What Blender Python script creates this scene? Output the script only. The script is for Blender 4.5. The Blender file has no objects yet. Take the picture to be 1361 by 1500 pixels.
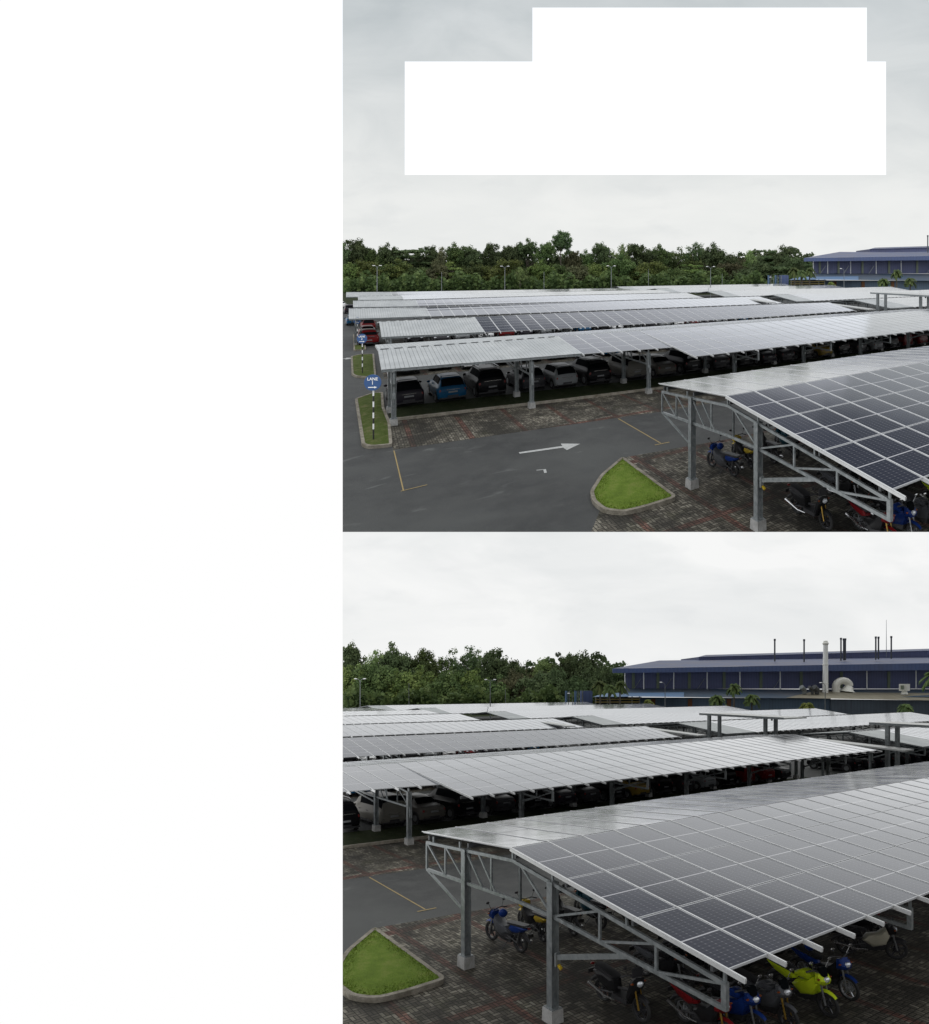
import bpy, bmesh, math, random
from mathutils import Vector, Matrix
from mathutils.bvhtree import BVHTree
R = random.Random(7)
SC = bpy.context.scene
COL = SC.collection
EYE = 7.8                      # eye height above the car park paving
FPX, CU, CV = 900.0, 850.0, 399.0   # focal length and principal point, in page pixels (1361 wide)

# ------------------------------------------------------------------ materials
def newmat(name):
    m = bpy.data.materials.new(name); m.use_nodes = True
    nt = m.node_tree; nt.nodes.clear()
    o = nt.nodes.new('ShaderNodeOutputMaterial'); b = nt.nodes.new('ShaderNodeBsdfPrincipled')
    nt.links.new(b.outputs[0], o.inputs[0])
    return m, nt, b
def nd(nt, t, **k):
    n = nt.nodes.new(t)
    for a, v in k.items():
        if a in n.inputs.keys() if hasattr(n.inputs, 'keys') else False: n.inputs[a].default_value = v
        else: setattr(n, a, v)
    return n
def ramp(nt, fac, stops):
    r = nt.nodes.new('ShaderNodeValToRGB'); e = r.color_ramp.elements
    while len(e) < len(stops): e.new(0.5)
    for i, (p, c) in enumerate(stops):
        e[i].position = p; e[i].color = (c[0], c[1], c[2], 1) if isinstance(c, tuple) else (c, c, c, 1)
    nt.links.new(fac, r.inputs[0]); return r.outputs[0]
def noise(nt, vec, scale, detail=4, rough=.6, dist=0):
    n = nt.nodes.new('ShaderNodeTexNoise'); n.inputs['Scale'].default_value = scale
    n.inputs['Detail'].default_value = detail; n.inputs['Roughness'].default_value = rough
    n.inputs['Distortion'].default_value = dist
    nt.links.new(vec, n.inputs['Vector']); return n.outputs[0]
def mix(nt, fac, a, b, mode='MIX'):
    m = nt.nodes.new('ShaderNodeMix'); m.data_type = 'RGBA'; m.blend_type = mode
    for s, v in ((m.inputs[0], fac), (m.inputs[6], a), (m.inputs[7], b)):
        if isinstance(v, (int, float)): s.default_value = v
        elif isinstance(v, tuple): s.default_value = (v[0], v[1], v[2], 1)
        else: nt.links.new(v, s)
    return m.outputs[2]
def math_(nt, op, a, b=0.0, c=None):
    m = nt.nodes.new('ShaderNodeMath'); m.operation = op
    for i, v in enumerate((a, b, c)):
        if v is None: continue
        if isinstance(v, (int, float)): m.inputs[i].default_value = v
        else: nt.links.new(v, m.inputs[i])
    return m.outputs[0]
def attr(nt, name='pl'):
    a = nt.nodes.new('ShaderNodeAttribute'); a.attribute_name = name; return a.outputs['Vector']
def sep(nt, v):
    s = nt.nodes.new('ShaderNodeSeparateXYZ'); nt.links.new(v, s.inputs[0]); return s.outputs
def mapping(nt, v, sc=(1, 1, 1), rot=0, loc=(0, 0, 0)):
    m = nt.nodes.new('ShaderNodeMapping'); m.inputs['Scale'].default_value = sc
    m.inputs['Rotation'].default_value = (0, 0, rot); m.inputs['Location'].default_value = loc
    nt.links.new(v, m.inputs[0]); return m.outputs[0]
def bump(nt, b, h, s=.3, d=.02):
    n = nt.nodes.new('ShaderNodeBump'); n.inputs['Strength'].default_value = s; n.inputs['Distance'].default_value = d
    nt.links.new(h, n.inputs['Height']); nt.links.new(n.outputs[0], b.inputs['Normal'])
def setb(nt, b, **k):
    nm = dict(col='Base Color', rough='Roughness', metal='Metallic', ior='IOR', spec='Specular IOR Level', coat='Coat Weight', crough='Coat Roughness')
    for a, v in k.items():
        s = b.inputs[nm[a]]
        if isinstance(v, tuple): s.default_value = (v[0], v[1], v[2], 1)
        elif isinstance(v, (int, float)): s.default_value = v
        else: nt.links.new(v, s)
MAT = {}
def plain(name, col, rough=.5, metal=0, var=.12, scale=6, coat=0, spec=.5):
    m, nt, b = newmat(name)
    tc = nd(nt, 'ShaderNodeTexCoord').outputs['Object']
    n = noise(nt, tc, scale, 3)
    f = math_(nt, 'MULTIPLY_ADD', n, 2 * var, 1 - var)
    c = nt.nodes.new('ShaderNodeVectorMath'); c.operation = 'SCALE'; c.inputs[0].default_value = col
    nt.links.new(f, c.inputs['Scale'])
    setb(nt, b, col=c.outputs[0], rough=rough, metal=metal, coat=coat, crough=.05, spec=spec)
    MAT[name] = m; return m

# asphalt ------------------------------------------------------------
m, nt, b = newmat('asphalt'); v = attr(nt)
big = noise(nt, v, .16, 5, .6, .4); fine = noise(nt, v, 45, 2, .7); mid = noise(nt, v, 1.1, 6, .65, .3)
str_ = noise(nt, mapping(nt, v, (.2, .8, 1)), .8, 5, .65, .3)
c = ramp(nt, big, [(.36, (.024, .026, .026)), (.5, (.047, .050, .049)), (.64, (.080, .085, .082))])
c = mix(nt, ramp(nt, mid, [(.42, 0.0), (.7, .6)]), c, (.075, .078, .074))
c = mix(nt, ramp(nt, str_, [(.52, 0.0), (.8, .45)]), c, (.075, .077, .073))
c = mix(nt, ramp(nt, fine, [(.35, .7), (.6, 0.0)]), c, (.014, .014, .014)); gr2 = noise(nt, v, 120, 1, .5); c = mix(nt, ramp(nt, gr2, [(.62, 0.0), (.72, .6)]), c, (.13, .13, .125))
blot = noise(nt, mapping(nt, v, (.35, .8, 1), 0, (3, 7, 0)), 1.0, 3, .7, .6)
c = mix(nt, ramp(nt, blot, [(.62, 0.0), (.70, .55)]), c, (.12, .125, .12))
setb(nt, b, col=c, rough=ramp(nt, big, [(.3, .62), (.7, .88)]), spec=.3)
bump(nt, b, fine, .35, .01); MAT['asphalt'] = m
# pavers -------------------------------------------------------------
def paver(name, cell, red_rows, red_cols, tint):
    m, nt, b = newmat(name); v = attr(nt)
    # basket weave: square cells, each holding two bricks whose direction alternates
    s = sep(nt, v); S = cell
    x = math_(nt, 'DIVIDE', s[0], S); y = math_(nt, 'DIVIDE', s[1], S)
    fx = math_(nt, 'FRACT', x); fy = math_(nt, 'FRACT', y)
    ix = math_(nt, 'FLOOR', x); iy = math_(nt, 'FLOOR', y)
    par = math_(nt, 'MODULO', math_(nt, 'ABSOLUTE', math_(nt, 'ADD', ix, iy)), 2.0)
    def sw(p, q): return math_(nt, 'ADD', math_(nt, 'MULTIPLY', par, p), math_(nt, 'MULTIPLY', math_(nt, 'SUBTRACT', 1.0, par), q))
    u = sw(fx, fy); w = sw(fy, fx)          # u along the brick, w across: two bricks
    w2 = math_(nt, 'FRACT', math_(nt, 'MULTIPLY', w, 2.0)); hid = math_(nt, 'FLOOR', math_(nt, 'MULTIPLY', w, 2.0))
    eu = math_(nt, 'MINIMUM', u, math_(nt, 'SUBTRACT', 1.0, u)); ew = math_(nt, 'MULTIPLY', math_(nt, 'MINIMUM', w2, math_(nt, 'SUBTRACT', 1.0, w2)), .5)
    d = math_(nt, 'MINIMUM', eu, ew)
    cmb = nt.nodes.new('ShaderNodeCombineXYZ'); nt.links.new(ix, cmb.inputs[0]); nt.links.new(iy, cmb.inputs[1]); nt.links.new(hid, cmb.inputs[2])
    wn = nt.nodes.new('ShaderNodeTexWhiteNoise'); nt.links.new(cmb.outputs[0], wn.inputs[0]); rnd = wn.outputs[0]
    col = ramp(nt, rnd, [(0, (.07 * tint, .062 * tint, .048 * tint)), (.55, (.17 * tint, .154 * tint, .122 * tint)), (1, (.33 * tint, .31 * tint, .25 * tint))])
    red = ramp(nt, rnd, [(0, (.10, .035, .027)), (1, (.21, .075, .055))])
    mask = None
    for per, off, wd in red_cols:
        t = math_(nt, 'FRACT', math_(nt, 'DIVIDE', math_(nt, 'SUBTRACT', s[0], off - wd / 2), per))
        k = math_(nt, 'LESS_THAN', t, wd / per); mask = k if mask is None else math_(nt, 'MAXIMUM', mask, k)
    for y0, y1 in red_rows:
        k = math_(nt, 'MULTIPLY', math_(nt, 'GREATER_THAN', s[1], y0), math_(nt, 'LESS_THAN', s[1], y1)); mask = k if mask is None else math_(nt, 'MAXIMUM', mask, k)
    col = mix(nt, math_(nt, 'MULTIPLY', mask, .8), col, red)
    stain = noise(nt, v, .55, 5, .65, .5); st2 = noise(nt, mapping(nt, v, (1.2, .3, 1)), 1.3, 4, .6)
    col = mix(nt, ramp(nt, stain, [(.40, .93), (.60, .12)]), col, (.022, .020, .016))
    col = mix(nt, ramp(nt, st2, [(.35, .55), (.6, 0.0)]), col, (.03, .028, .022))
    moss = noise(nt, v, .9, 3, .6)
    col = mix(nt, math_(nt, 'MULTIPLY', ramp(nt, moss, [(.55, 0.0), (.75, 1.0)]), .35), col, (.05, .055, .02))
    jm = ramp(nt, d, [(.03, 1.0), (.075, 0.0)])
    col = mix(nt, jm, col, (.012, .012, .009))
    setb(nt, b, col=col, rough=.85, spec=.25)
    bump(nt, b, ramp(nt, d, [(.02, 0.0), (.09, 1.0)]), .6, .012)
    MAT[name] = m
paver('paver_bays', .22, [(25.0, 25.35)], [(2.4, 4.7, .25)], 1.0)
paver('paver_yard', .22, [(18.6, 18.95), (13.0, 13.25)], [(2.42, 9.9, .26)], 1.05)
# grass --------------------------------------------------------------
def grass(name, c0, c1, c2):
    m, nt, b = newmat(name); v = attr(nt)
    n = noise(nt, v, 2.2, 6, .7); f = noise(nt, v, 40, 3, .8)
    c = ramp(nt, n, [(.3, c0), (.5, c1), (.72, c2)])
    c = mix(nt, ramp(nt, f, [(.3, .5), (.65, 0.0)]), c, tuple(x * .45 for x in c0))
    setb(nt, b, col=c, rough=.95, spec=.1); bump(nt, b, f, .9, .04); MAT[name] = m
grass('grass_bright', (.10, .155, .022), (.14, .215, .03), (.21, .25, .06))
grass('grass_worn', (.055, .078, .016), (.075, .105, .024), (.16, .15, .07))
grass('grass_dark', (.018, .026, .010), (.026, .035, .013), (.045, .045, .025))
# kerb / concrete ------------------------------------------------------
def concrete(name, base, dark):
    m, nt, b = newmat(name); v = nd(nt, 'ShaderNodeTexCoord').outputs['Object']
    n = noise(nt, v, 2.5, 6, .7); f = noise(nt, v, 30, 3)
    c = ramp(nt, n, [(.3, dark), (.6, base)]); c = mix(nt, ramp(nt, f, [(.35, .4), (.6, 0.0)]), c, dark)
    setb(nt, b, col=c, rough=.9, spec=.2); bump(nt, b, f, .3, .01); MAT[name] = m
concrete('kerb', (.27, .25, .21), (.10, .09, .065))
concrete('footing', (.36, .36, .35), (.2, .2, .19))
# galvanised steel -----------------------------------------------------
m, nt, b = newmat('galvanised'); v = nd(nt, 'ShaderNodeTexCoord').outputs['Object']
n = noise(nt, v, 7, 5, .7); c = ramp(nt, n, [(.3, (.16, .18, .185)), (.7, (.32, .34, .345))])
setb(nt, b, col=c, rough=ramp(nt, n, [(.3, .38), (.7, .55)]), metal=.55); MAT['galvanised'] = m
plain('galvanised_dark', (.09, .095, .10), .5, .4)
plain('aluminium', (.60, .61, .61), .38, .35)
plain('underside', (.055, .057, .062), .6)
# ribbed metal sheet -----------------------------------------------------
m, nt, b = newmat('roof_sheet'); v = attr(nt); s = sep(nt, v)
n = noise(nt, v, .7, 5, .6)
c = ramp(nt, n, [(.3, (.33, .35, .355)), (.7, (.44, .46, .46))])
st = noise(nt, mapping(nt, v, (3, .25, 1)), 1.5, 4)
c = mix(nt, ramp(nt, st, [(.5, 0.0), (.75, .25)]), c, (.25, .25, .24))
setb(nt, b, col=c, rough=.6, metal=0, spec=.25); MAT['roof_sheet'] = m
plain('lane_sheet', (.42, .43, .42), .45, .1)
# solar glass ------------------------------------------------------------
m, nt, b = newmat('solar_glass'); uv = attr(nt, 'mod'); s = sep(nt, uv)
def lines(c, n, w):
    t = math_(nt, 'FRACT', math_(nt, 'MULTIPLY', c, n)); t = math_(nt, 'MINIMUM', t, math_(nt, 'SUBTRACT', 1.0, t))
    return math_(nt, 'LESS_THAN', t, w)
g1 = math_(nt, 'MAXIMUM', lines(s[0], 6, .035), lines(s[1], 24, .06))
dots = math_(nt, 'MULTIPLY', lines(s[0], 6, .11), lines(s[1], 24, .16))
edge = math_(nt, 'MAXIMUM', math_(nt, 'LESS_THAN', math_(nt, 'MINIMUM', s[0], math_(nt, 'SUBTRACT', 1.0, s[0])), .018),
             math_(nt, 'LESS_THAN', math_(nt, 'MINIMUM', s[1], math_(nt, 'SUBTRACT', 1.0, s[1])), .009))
midl = math_(nt, 'LESS_THAN', math_(nt, 'ABSOLUTE', math_(nt, 'SUBTRACT', s[1], .5)), .0085)
rnd = s[2]
c = mix(nt, rnd, (.014, .017, .030), (.024, .028, .044))
c = mix(nt, math_(nt, 'MULTIPLY', g1, .35), c, (.09, .095, .11)); c = mix(nt, math_(nt, 'MULTIPLY', dots, .22), c, (.3, .3, .32))
c = mix(nt, math_(nt, 'MULTIPLY', midl, .75), c, (.5, .5, .52)); c = mix(nt, edge, c, (.42, .43, .44))
pv = attr(nt); dn = noise(nt, pv, .8, 4, .6)
setb(nt, b, col=c, rough=math_(nt, 'MULTIPLY_ADD', rnd, .02, math_(nt, 'MULTIPLY_ADD', dn, .06, .03)), spec=.0)
lw = nt.nodes.new('ShaderNodeLayerWeight'); lw.inputs[0].default_value = .5
fr = ramp(nt, lw.outputs['Facing'], [(.60, .02), (.69, .045), (.725, .085), (.755, .22), (.81, .42), (.85, .64), (.89, .82), (.96, .94)])
gl = nt.nodes.new('ShaderNodeBsdfGlossy'); gl.inputs[0].default_value = (.97, .98, 1, 1)
nt.links.new(math_(nt, 'MULTIPLY_ADD', rnd, .02, math_(nt, 'MULTIPLY_ADD', dn, .10, .06)), gl.inputs['Roughness'])
wv = noise(nt, pv, 1.6, 2, .5); bn = nt.nodes.new('ShaderNodeBump'); bn.inputs['Strength'].default_value = .05; bn.inputs['Distance'].default_value = .05; nt.links.new(wv, bn.inputs['Height']); nt.links.new(bn.outputs[0], gl.inputs['Normal'])
ms = nt.nodes.new('ShaderNodeMixShader'); nt.links.new(fr, ms.inputs[0]); nt.links.new(b.outputs[0], ms.inputs[1]); nt.links.new(gl.outputs[0], ms.inputs[2])
o = [n for n in nt.nodes if n.type == 'OUTPUT_MATERIAL'][0]; nt.links.new(ms.outputs[0], o.inputs[0]); MAT['solar_glass'] = m
# corrugated blue walls ----------------------------------------------------
def clad(name, col, per=.5, dirt=(.05, .05, .05), d=.25):
    m, nt, b = newmat(name); v = attr(nt); s = sep(nt, v)
    g = math_(nt, 'FRACT', math_(nt, 'DIVIDE', s[0], per)); n = noise(nt, v, .12, 5, .6)
    st = noise(nt, mapping(nt, v, (1.5, .1, .1)), .8, 4)
    c = mix(nt, ramp(nt, g, [(0, .35), (.25, 0.0), (.75, 0.0), (1, .3)]), col, tuple(x * .6 for x in col))
    c = mix(nt, ramp(nt, n, [(.4, 0.0), (.75, d)]), c, dirt); c = mix(nt, ramp(nt, st, [(.5, 0.0), (.8, d)]), c, dirt)
    setb(nt, b, col=c, rough=.6, spec=.3); MAT[name] = m
clad('clad_blue', (.11, .125, .225), .8)
clad('clad_slate', (.11, .16, .22), .8)
clad('clad_grey', (.11, .135, .165), .9, (.03, .03, .03), .4)
clad('fascia_blue', (.09, .125, .25), 1.2, (.1, .1, .12), .3)
clad('roof_blue', (.085, .11, .20), 1.0, (.16, .14, .14), .55)
clad('lean_blue', (.055, .09, .135), .9, (.14, .13, .13), .6)
clad('lean_pale', (.28, .26, .20), .9, (.12, .10, .07), .5)
clad('shed_blue', (.09, .17, .30), .9, (.2, .2, .2), .3)
plain('translucent_sheet', (.14, .17, .125), .5)
plain('white_paint', (.82, .83, .82), .5); plain('cream_paint', (.68, .68, .63), .5)
plain('black_paint', (.02, .02, .02), .5); plain('yellow_paint', (.25, .185, .07), .7, var=.5, scale=14)
plain('road_white', (.36, .37, .36), .7, var=.55, scale=9); plain('sign_blue', (.018, .075, .22), .45)
plain('rust', (.16, .07, .03), .8); plain('rail_yellow', (.38, .30, .10), .6)
# vehicles -----------------------------------------------------------------
for k, cc in dict(car_graphite=(.018, .016, .021), car_blue=(.006, .055, .12), car_black=(.006, .006, .007), car_grey=(.03, .03, .033), car_silver=(.19, .20, .205),
                  car_sand=(.12, .115, .10), car_bronze=(.085, .08, .07), car_red=(.11, .008, .009), car_white=(.72, .73, .73), car_gold=(.22, .15, .03),
                  bike_blue=(.008, .026, .13), bike_yellow=(.34, .24, .02), bike_lime=(.44, .56, .02), bike_red=(.13, .008, .01), bike_grey=(.075, .078, .085),
                  bike_black=(.014, .014, .015), bike_cream=(.34, .32, .25), bike_orange=(.20, .05, .015), bike_teal=(.006, .035, .05)).items():
    plain(k, cc, .3, 0, .03, 3); MAT[k].node_tree.nodes['Principled BSDF'].inputs['IOR'].default_value = 1.2
plain('car_glass', (.005, .006, .007), .15, 0, .02); MAT['car_glass'].node_tree.nodes['Principled BSDF'].inputs['IOR'].default_value = 1.015
plain('tyre', (.014, .014, .014), .85); plain('rim', (.35, .36, .37), .35, .7); plain('rim_dark', (.05, .05, .055), .4, .5)
plain('tail_lamp', (.13, .012, .01), .3); plain('head_lamp', (.62, .65, .68), .12, .2, coat=1)
plain('plate', (.16, .165, .17), .5); plain('plate_dark', (.02, .02, .02), .4); plain('plastic', (.022, .022, .024), .6); plain('chrome', (.62, .62, .62), .2, .9)
plain('seat', (.016, .016, .018), .55); plain('gold_fork', (.4, .25, .05), .35, .6)
# foliage --------------------------------------------------------------------
def leaf(name, c0, c1, c2):
    m, nt, b = newmat(name)
    v = attr(nt, 'mod'); s = sep(nt, v)
    c = ramp(nt, s[0], [(0, c0), (.5, c1), (1, c2)])
    oi = nd(nt, 'ShaderNodeObjectInfo').outputs['Random']
    hsv = nt.nodes.new('ShaderNodeHueSaturation'); nt.links.new(c, hsv.inputs['Color'])
    nt.links.new(math_(nt, 'MULTIPLY_ADD', oi, .04, .48), hsv.inputs['Hue']); nt.links.new(math_(nt, 'MULTIPLY_ADD', oi, .7, .85), hsv.inputs['Value'])
    setb(nt, b, col=hsv.outputs[0], rough=.7, spec=.2)
    b.inputs['Transmission Weight'].default_value = 0
    tr = nt.nodes.new('ShaderNodeBsdfTranslucent'); nt.links.new(hsv.outputs[0], tr.inputs[0])
    ms = nt.nodes.new('ShaderNodeMixShader'); ms.inputs[0].default_value = .3
    o = [n for n in nt.nodes if n.type == 'OUTPUT_MATERIAL'][0]
    nt.links.new(b.outputs[0], ms.inputs[1]); nt.links.new(tr.outputs[0], ms.inputs[2]); nt.links.new(ms.outputs[0], o.inputs[0])
    MAT[name] = m
leaf('leaf_dark', (.048, .072, .032), (.078, .114, .050), (.12, .16, .07))
leaf('leaf_mid', (.042, .066, .024), (.075, .112, .038), (.13, .17, .058))
leaf('leaf_light', (.055, .080, .024), (.10, .138, .038), (.18, .215, .066))
leaf('leaf_brown', (.055, .060, .030), (.095, .098, .050), (.15, .148, .075))
leaf('leaf_pale', (0.081, 0.115, 0.041), (0.149, 0.203, 0.074), (0.257, 0.311, 0.128))
leaf('leaf_yellow', (.07, .085, .02), (.12, .145, .035), (.20, .21, .06))
plain('bark', (.11, .095, .075), .9)

# ------------------------------------------------------------------ mesh builder
class MB:
    def __init__(s): s.v = []; s.f = []; s.m = []; s.uv = {}; s.mod = {}
    def quad(s, p, m=0, uv=None):
        i = len(s.v); s.v += [tuple(q) for q in p]; s.f.append(tuple(range(i, i + len(p)))); s.m.append(m)
        if uv:
            for k, q in enumerate(uv): s.mod[i + k] = q
    def hexa(s, p, m=0):      # 8 points, bottom 4 then top 4
        i = len(s.v); s.v += [tuple(q) for q in p]
        for f in ((0, 3, 2, 1), (4, 5, 6, 7), (0, 1, 5, 4), (1, 2, 6, 5), (2, 3, 7, 6), (3, 0, 4, 7)):
            s.f.append(tuple(i + k for k in f)); s.m.append(m)
    def box(s, x0, x1, y0, y1, z0, z1, m=0):
        s.hexa([(x0, y0, z0), (x1, y0, z0), (x1, y1, z0), (x0, y1, z0), (x0, y0, z1), (x1, y0, z1), (x1, y1, z1), (x0, y1, z1)], m)
    def bar(s, p, q, w, h=None, m=0):
        p = Vector(p); q = Vector(q); d = (q - p).normalized(); h = h or w
        up = Vector((0, 0, 1)) if abs(d.z) < .95 else Vector((1, 0, 0))
        sd = d.cross(up).normalized() * w / 2; u = sd.cross(d).normalized() * h / 2
        s.hexa([p - sd - u, p + sd - u, p + sd + u, p - sd + u, q - sd - u, q + sd - u, q + sd + u, q - sd + u], m)
    def tube(s, pts, r, n=8, m=0, cap=True):
        pts = [Vector(p) for p in pts]; rs = r if isinstance(r, (list, tuple)) else [r] * len(pts); base = len(s.v); pu = None
        for k, p in enumerate(pts):
            d = (pts[min(k + 1, len(pts) - 1)] - pts[max(k - 1, 0)]).normalized()
            if pu is None:
                up = Vector((0, 0, 1)) if abs(d.z) < .9 else Vector((1, 0, 0)); a = d.cross(up).normalized()
            else: a = (pu - d * pu.dot(d)).normalized()
            pu = a; b = d.cross(a)
            for j in range(n):
                t = 2 * math.pi * j / n; s.v.append(tuple(p + (a * math.cos(t) + b * math.sin(t)) * rs[k]))
        for k in range(len(pts) - 1):
            for j in range(n):
                s.f.append((base + k * n + j, base + k * n + (j + 1) % n, base + (k + 1) * n + (j + 1) % n, base + (k + 1) * n + j)); s.m.append(m)
        if cap:
            s.f.append(tuple(base + j for j in reversed(range(n)))); s.m.append(m)
            s.f.append(tuple(base + (len(pts) - 1) * n + j for j in range(n))); s.m.append(m)
    def ell(s, c, r, n=10, k=6, m=0, rot=None):
        b0 = len(s.v)
        for i in range(k + 1):
            ph = math.pi * i / k
            for j in range(n):
                t = 2 * math.pi * j / n
                p = Vector((r[0] * math.sin(ph) * math.cos(t), r[1] * math.sin(ph) * math.sin(t), r[2] * math.cos(ph)))
                if rot: p = rot @ p
                s.v.append(tuple(Vector(c) + p))
        for i in range(k):
            for j in range(n):
                s.f.append((b0 + i * n + j, b0 + (i + 1) * n + j, b0 + (i + 1) * n + (j + 1) % n, b0 + i * n + (j + 1) % n)); s.m.append(m)
    def loft(s, rings, m=0, cap=True):
        b0 = len(s.v); n = len(rings[0])
        for r in rings: s.v += [tuple(p) for p in r]
        for i in range(len(rings) - 1):
            for j in range(n):
                s.f.append((b0 + i * n + j, b0 + i * n + (j + 1) % n, b0 + (i + 1) * n + (j + 1) % n, b0 + (i + 1) * n + j)); s.m.append(m)
        if cap:
            s.f.append(tuple(b0 + j for j in reversed(range(n)))); s.m.append(m)
            s.f.append(tuple(b0 + (len(rings) - 1) * n + j for j in range(n))); s.m.append(m)
    def prism(s, poly, z0, z1, m=0, mtop=None, closed=True):
        b0 = len(s.v); n = len(poly)
        s.v += [(x, y, z0) for x, y in poly] + [(x, y, z1) for x, y in poly]
        s.f.append(tuple(b0 + n + j for j in range(n))); s.m.append(m if mtop is None else mtop)
        for j in range(n): s.f.append((b0 + j, b0 + (j + 1) % n, b0 + n + (j + 1) % n, b0 + n + j)); s.m.append(m)

def make_mesh(name, mb, lin, mats, smooth=False, off=(0, 0, 0)):
    me = bpy.data.meshes.new(name); off = Vector(off)
    me.from_pydata([tuple(lin(Vector(p) - off)) for p in mb.v], [], mb.f)
    for k in mats: me.materials.append(MAT[k])
    for p, mi in zip(me.polygons, mb.m): p.material_index = mi; p.use_smooth = smooth
    a = me.attributes.new('pl', 'FLOAT_VECTOR', 'POINT')
    a.data.foreach_set('vector', [c for p in mb.v for c in p])
    if mb.mod:
        a = me.attributes.new('mod', 'FLOAT_VECTOR', 'POINT'); fl = []
        for i in range(len(mb.v)): fl += list(mb.mod.get(i, (.5, .5, .5)))
        a.data.foreach_set('vector', fl)
    if smooth == 'auto' or smooth is True:
        try: me.set_sharp_from_angle(angle=math.radians(38))
        except Exception: pass
    me.validate(); me.update(); return me

# ------------------------------------------------------------------ the two terraces
# Each terrace is a copy of the car park, skewed and depth-scaled about the camera;
# the lower is also sheared downhill. a runs along the canopy rows, b across them, z up from the paving.
ca, sa = 1106 / 1333.5, 745 / 1333.5
class Site:
    def __init__(s, key, across, skew, deep, tall, fall):
        s.key = key; s.ex = (across * ca + skew * sa, deep * sa, -fall * sa)
        s.ey = (-across * sa + skew * ca, deep * ca, -fall * ca); s.tall = tall
        s.base = Vector((0, 0, EYE - tall * EYE)); s.objs = []
        s.skew = skew; s.across = across; s.deep = deep; s.fall = fall
    def L(s, p): return Vector((p[0] * s.ex[0] + p[1] * s.ey[0], p[0] * s.ex[1] + p[1] * s.ey[1], p[0] * s.ex[2] + p[1] * s.ey[2] + s.tall * p[2]))
    def P(s, p): return s.base + s.L(p)
    def root(s, name, base, label, cat, group=None):
        o = bpy.data.objects.new(name, None); COL.objects.link(o); o.location = s.P(base); o.empty_display_size = .3
        tag(o, label, cat, group); s.objs.append(o); return o
    def part(s, name, mb, mats, root=None, base=(0, 0, 0), smooth=False, label=None):
        me = make_mesh(name, mb, s.L, mats if isinstance(mats, (list, tuple)) else [mats], smooth, base)
        o = bpy.data.objects.new(name, me); COL.objects.link(o); s.objs.append(o)
        if root: o.parent = root
        else: o.location = s.P(base)
        if label: o['label'] = label
        return o
    def pix(s, u, v):   # page pixel to the first photograph's frame
        return (u, v) if s.key == 'upper' else (1.31 * u - 645.5, 1.3 * v + 488)
def tag(o, label=None, cat=None, group=None, kind=None):
    if label: o['label'] = label
    if cat: o['category'] = cat
    if group: o['group'] = group
    if kind: o['kind'] = kind
kB = FPX / (745 * 1.31)
UP = Site('upper', 1.0, (1017 - CU) / 745, FPX / 745, 1.0, 0.0)
LO = Site('lower', 1.0, (686.8 - CU) / FPX * kB, kB, 1.3 / 1.31, (1.3 * 399 + 488 - CV) / FPX * kB)

# place-coordinate helpers (survey of the photograph)
def gp(u, v, h=0.0):
    Y = (EYE - h) * 745 / (v - 399); X = (u - 1017) / 745 * Y
    return X * ca + Y * sa, -X * sa + Y * ca
def pb(u, v, b):
    Y = b / (-sa * (u - 1017) / 745 + ca); X = (u - 1017) / 745 * Y
    return (X * ca + Y * sa, b, EYE - (v - 399) / 745 * Y)
def Bp(u, v): return (u + 645.5) / 1.31, (v - 488) / 1.3
def far(u, v, Y):    # a point at a set depth -> place coordinates
    X = (u - 1017) / 745 * Y
    return (X * ca + Y * sa, -X * sa + Y * ca, EYE - (v - 399) / 745 * Y)
def proj(p):
    X = p[0] * ca - p[1] * sa; Y = p[0] * sa + p[1] * ca
    return 1017 + 745 * X / Y, 399 + (EYE - p[2]) * 745 / Y
def wobble(pts): return pts
ORD = ['first', 'second', 'third', 'fourth', 'fifth', 'sixth', 'seventh', 'eighth', 'ninth', 'tenth', 'eleventh', 'twelfth', 'thirteenth', 'fourteenth', 'fifteenth', 'sixteenth', 'seventeenth', 'eighteenth', 'nineteenth', 'twentieth', 'twenty-first', 'twenty-second', 'twenty-third', 'twenty-fourth', 'twenty-fifth', 'twenty-sixth', 'twenty-seventh', 'twenty-eighth', 'twenty-ninth', 'thirtieth']
def orr(i): return ORD[i] if i < len(ORD) else '%dth' % (i + 1)

# ------------------------------------------------------------------ ground
def rnd_poly(pts, r=.25, n=3):
    out = []; N = len(pts)
    for i in range(N):
        p0 = Vector(pts[i - 1]); p = Vector(pts[i]); p1 = Vector(pts[(i + 1) % N])
        a = p + (p0 - p).normalized() * min(r, (p0 - p).length * .45); b = p + (p1 - p).normalized() * min(r, (p1 - p).length * .45)
        for k in range(n + 1):
            t = k / n; out.append(tuple((1 - t) ** 2 * a + 2 * t * (1 - t) * p + t * t * b))
    return out
def inset(pts, d):
    N = len(pts); out = []; ar = sum(pts[i - 1][0] * pts[i][1] - pts[i][0] * pts[i - 1][1] for i in range(N)); sg = 1 if ar > 0 else -1
    for i in range(N):
        p0 = Vector(pts[i - 1]); p = Vector(pts[i]); p1 = Vector(pts[(i + 1) % N])
        n0 = (p - p0).normalized(); n1 = (p1 - p).normalized(); n = Vector((-(n0.y + n1.y), n0.x + n1.x)).normalized() * sg
        out.append(tuple(p + n * d))
    return out
def ccw(pts):
    ar = sum(pts[i - 1][0] * pts[i][1] - pts[i][0] * pts[i - 1][1] for i in range(len(pts)))
    return pts if ar > 0 else pts[::-1]
def sheet(S, name, poly, z, mat):
    mb = MB(); mb.quad([(x, y, z) for x, y in ccw(poly)]); o = S.part(name, mb, mat); tag(o, kind='structure'); return o
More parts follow.
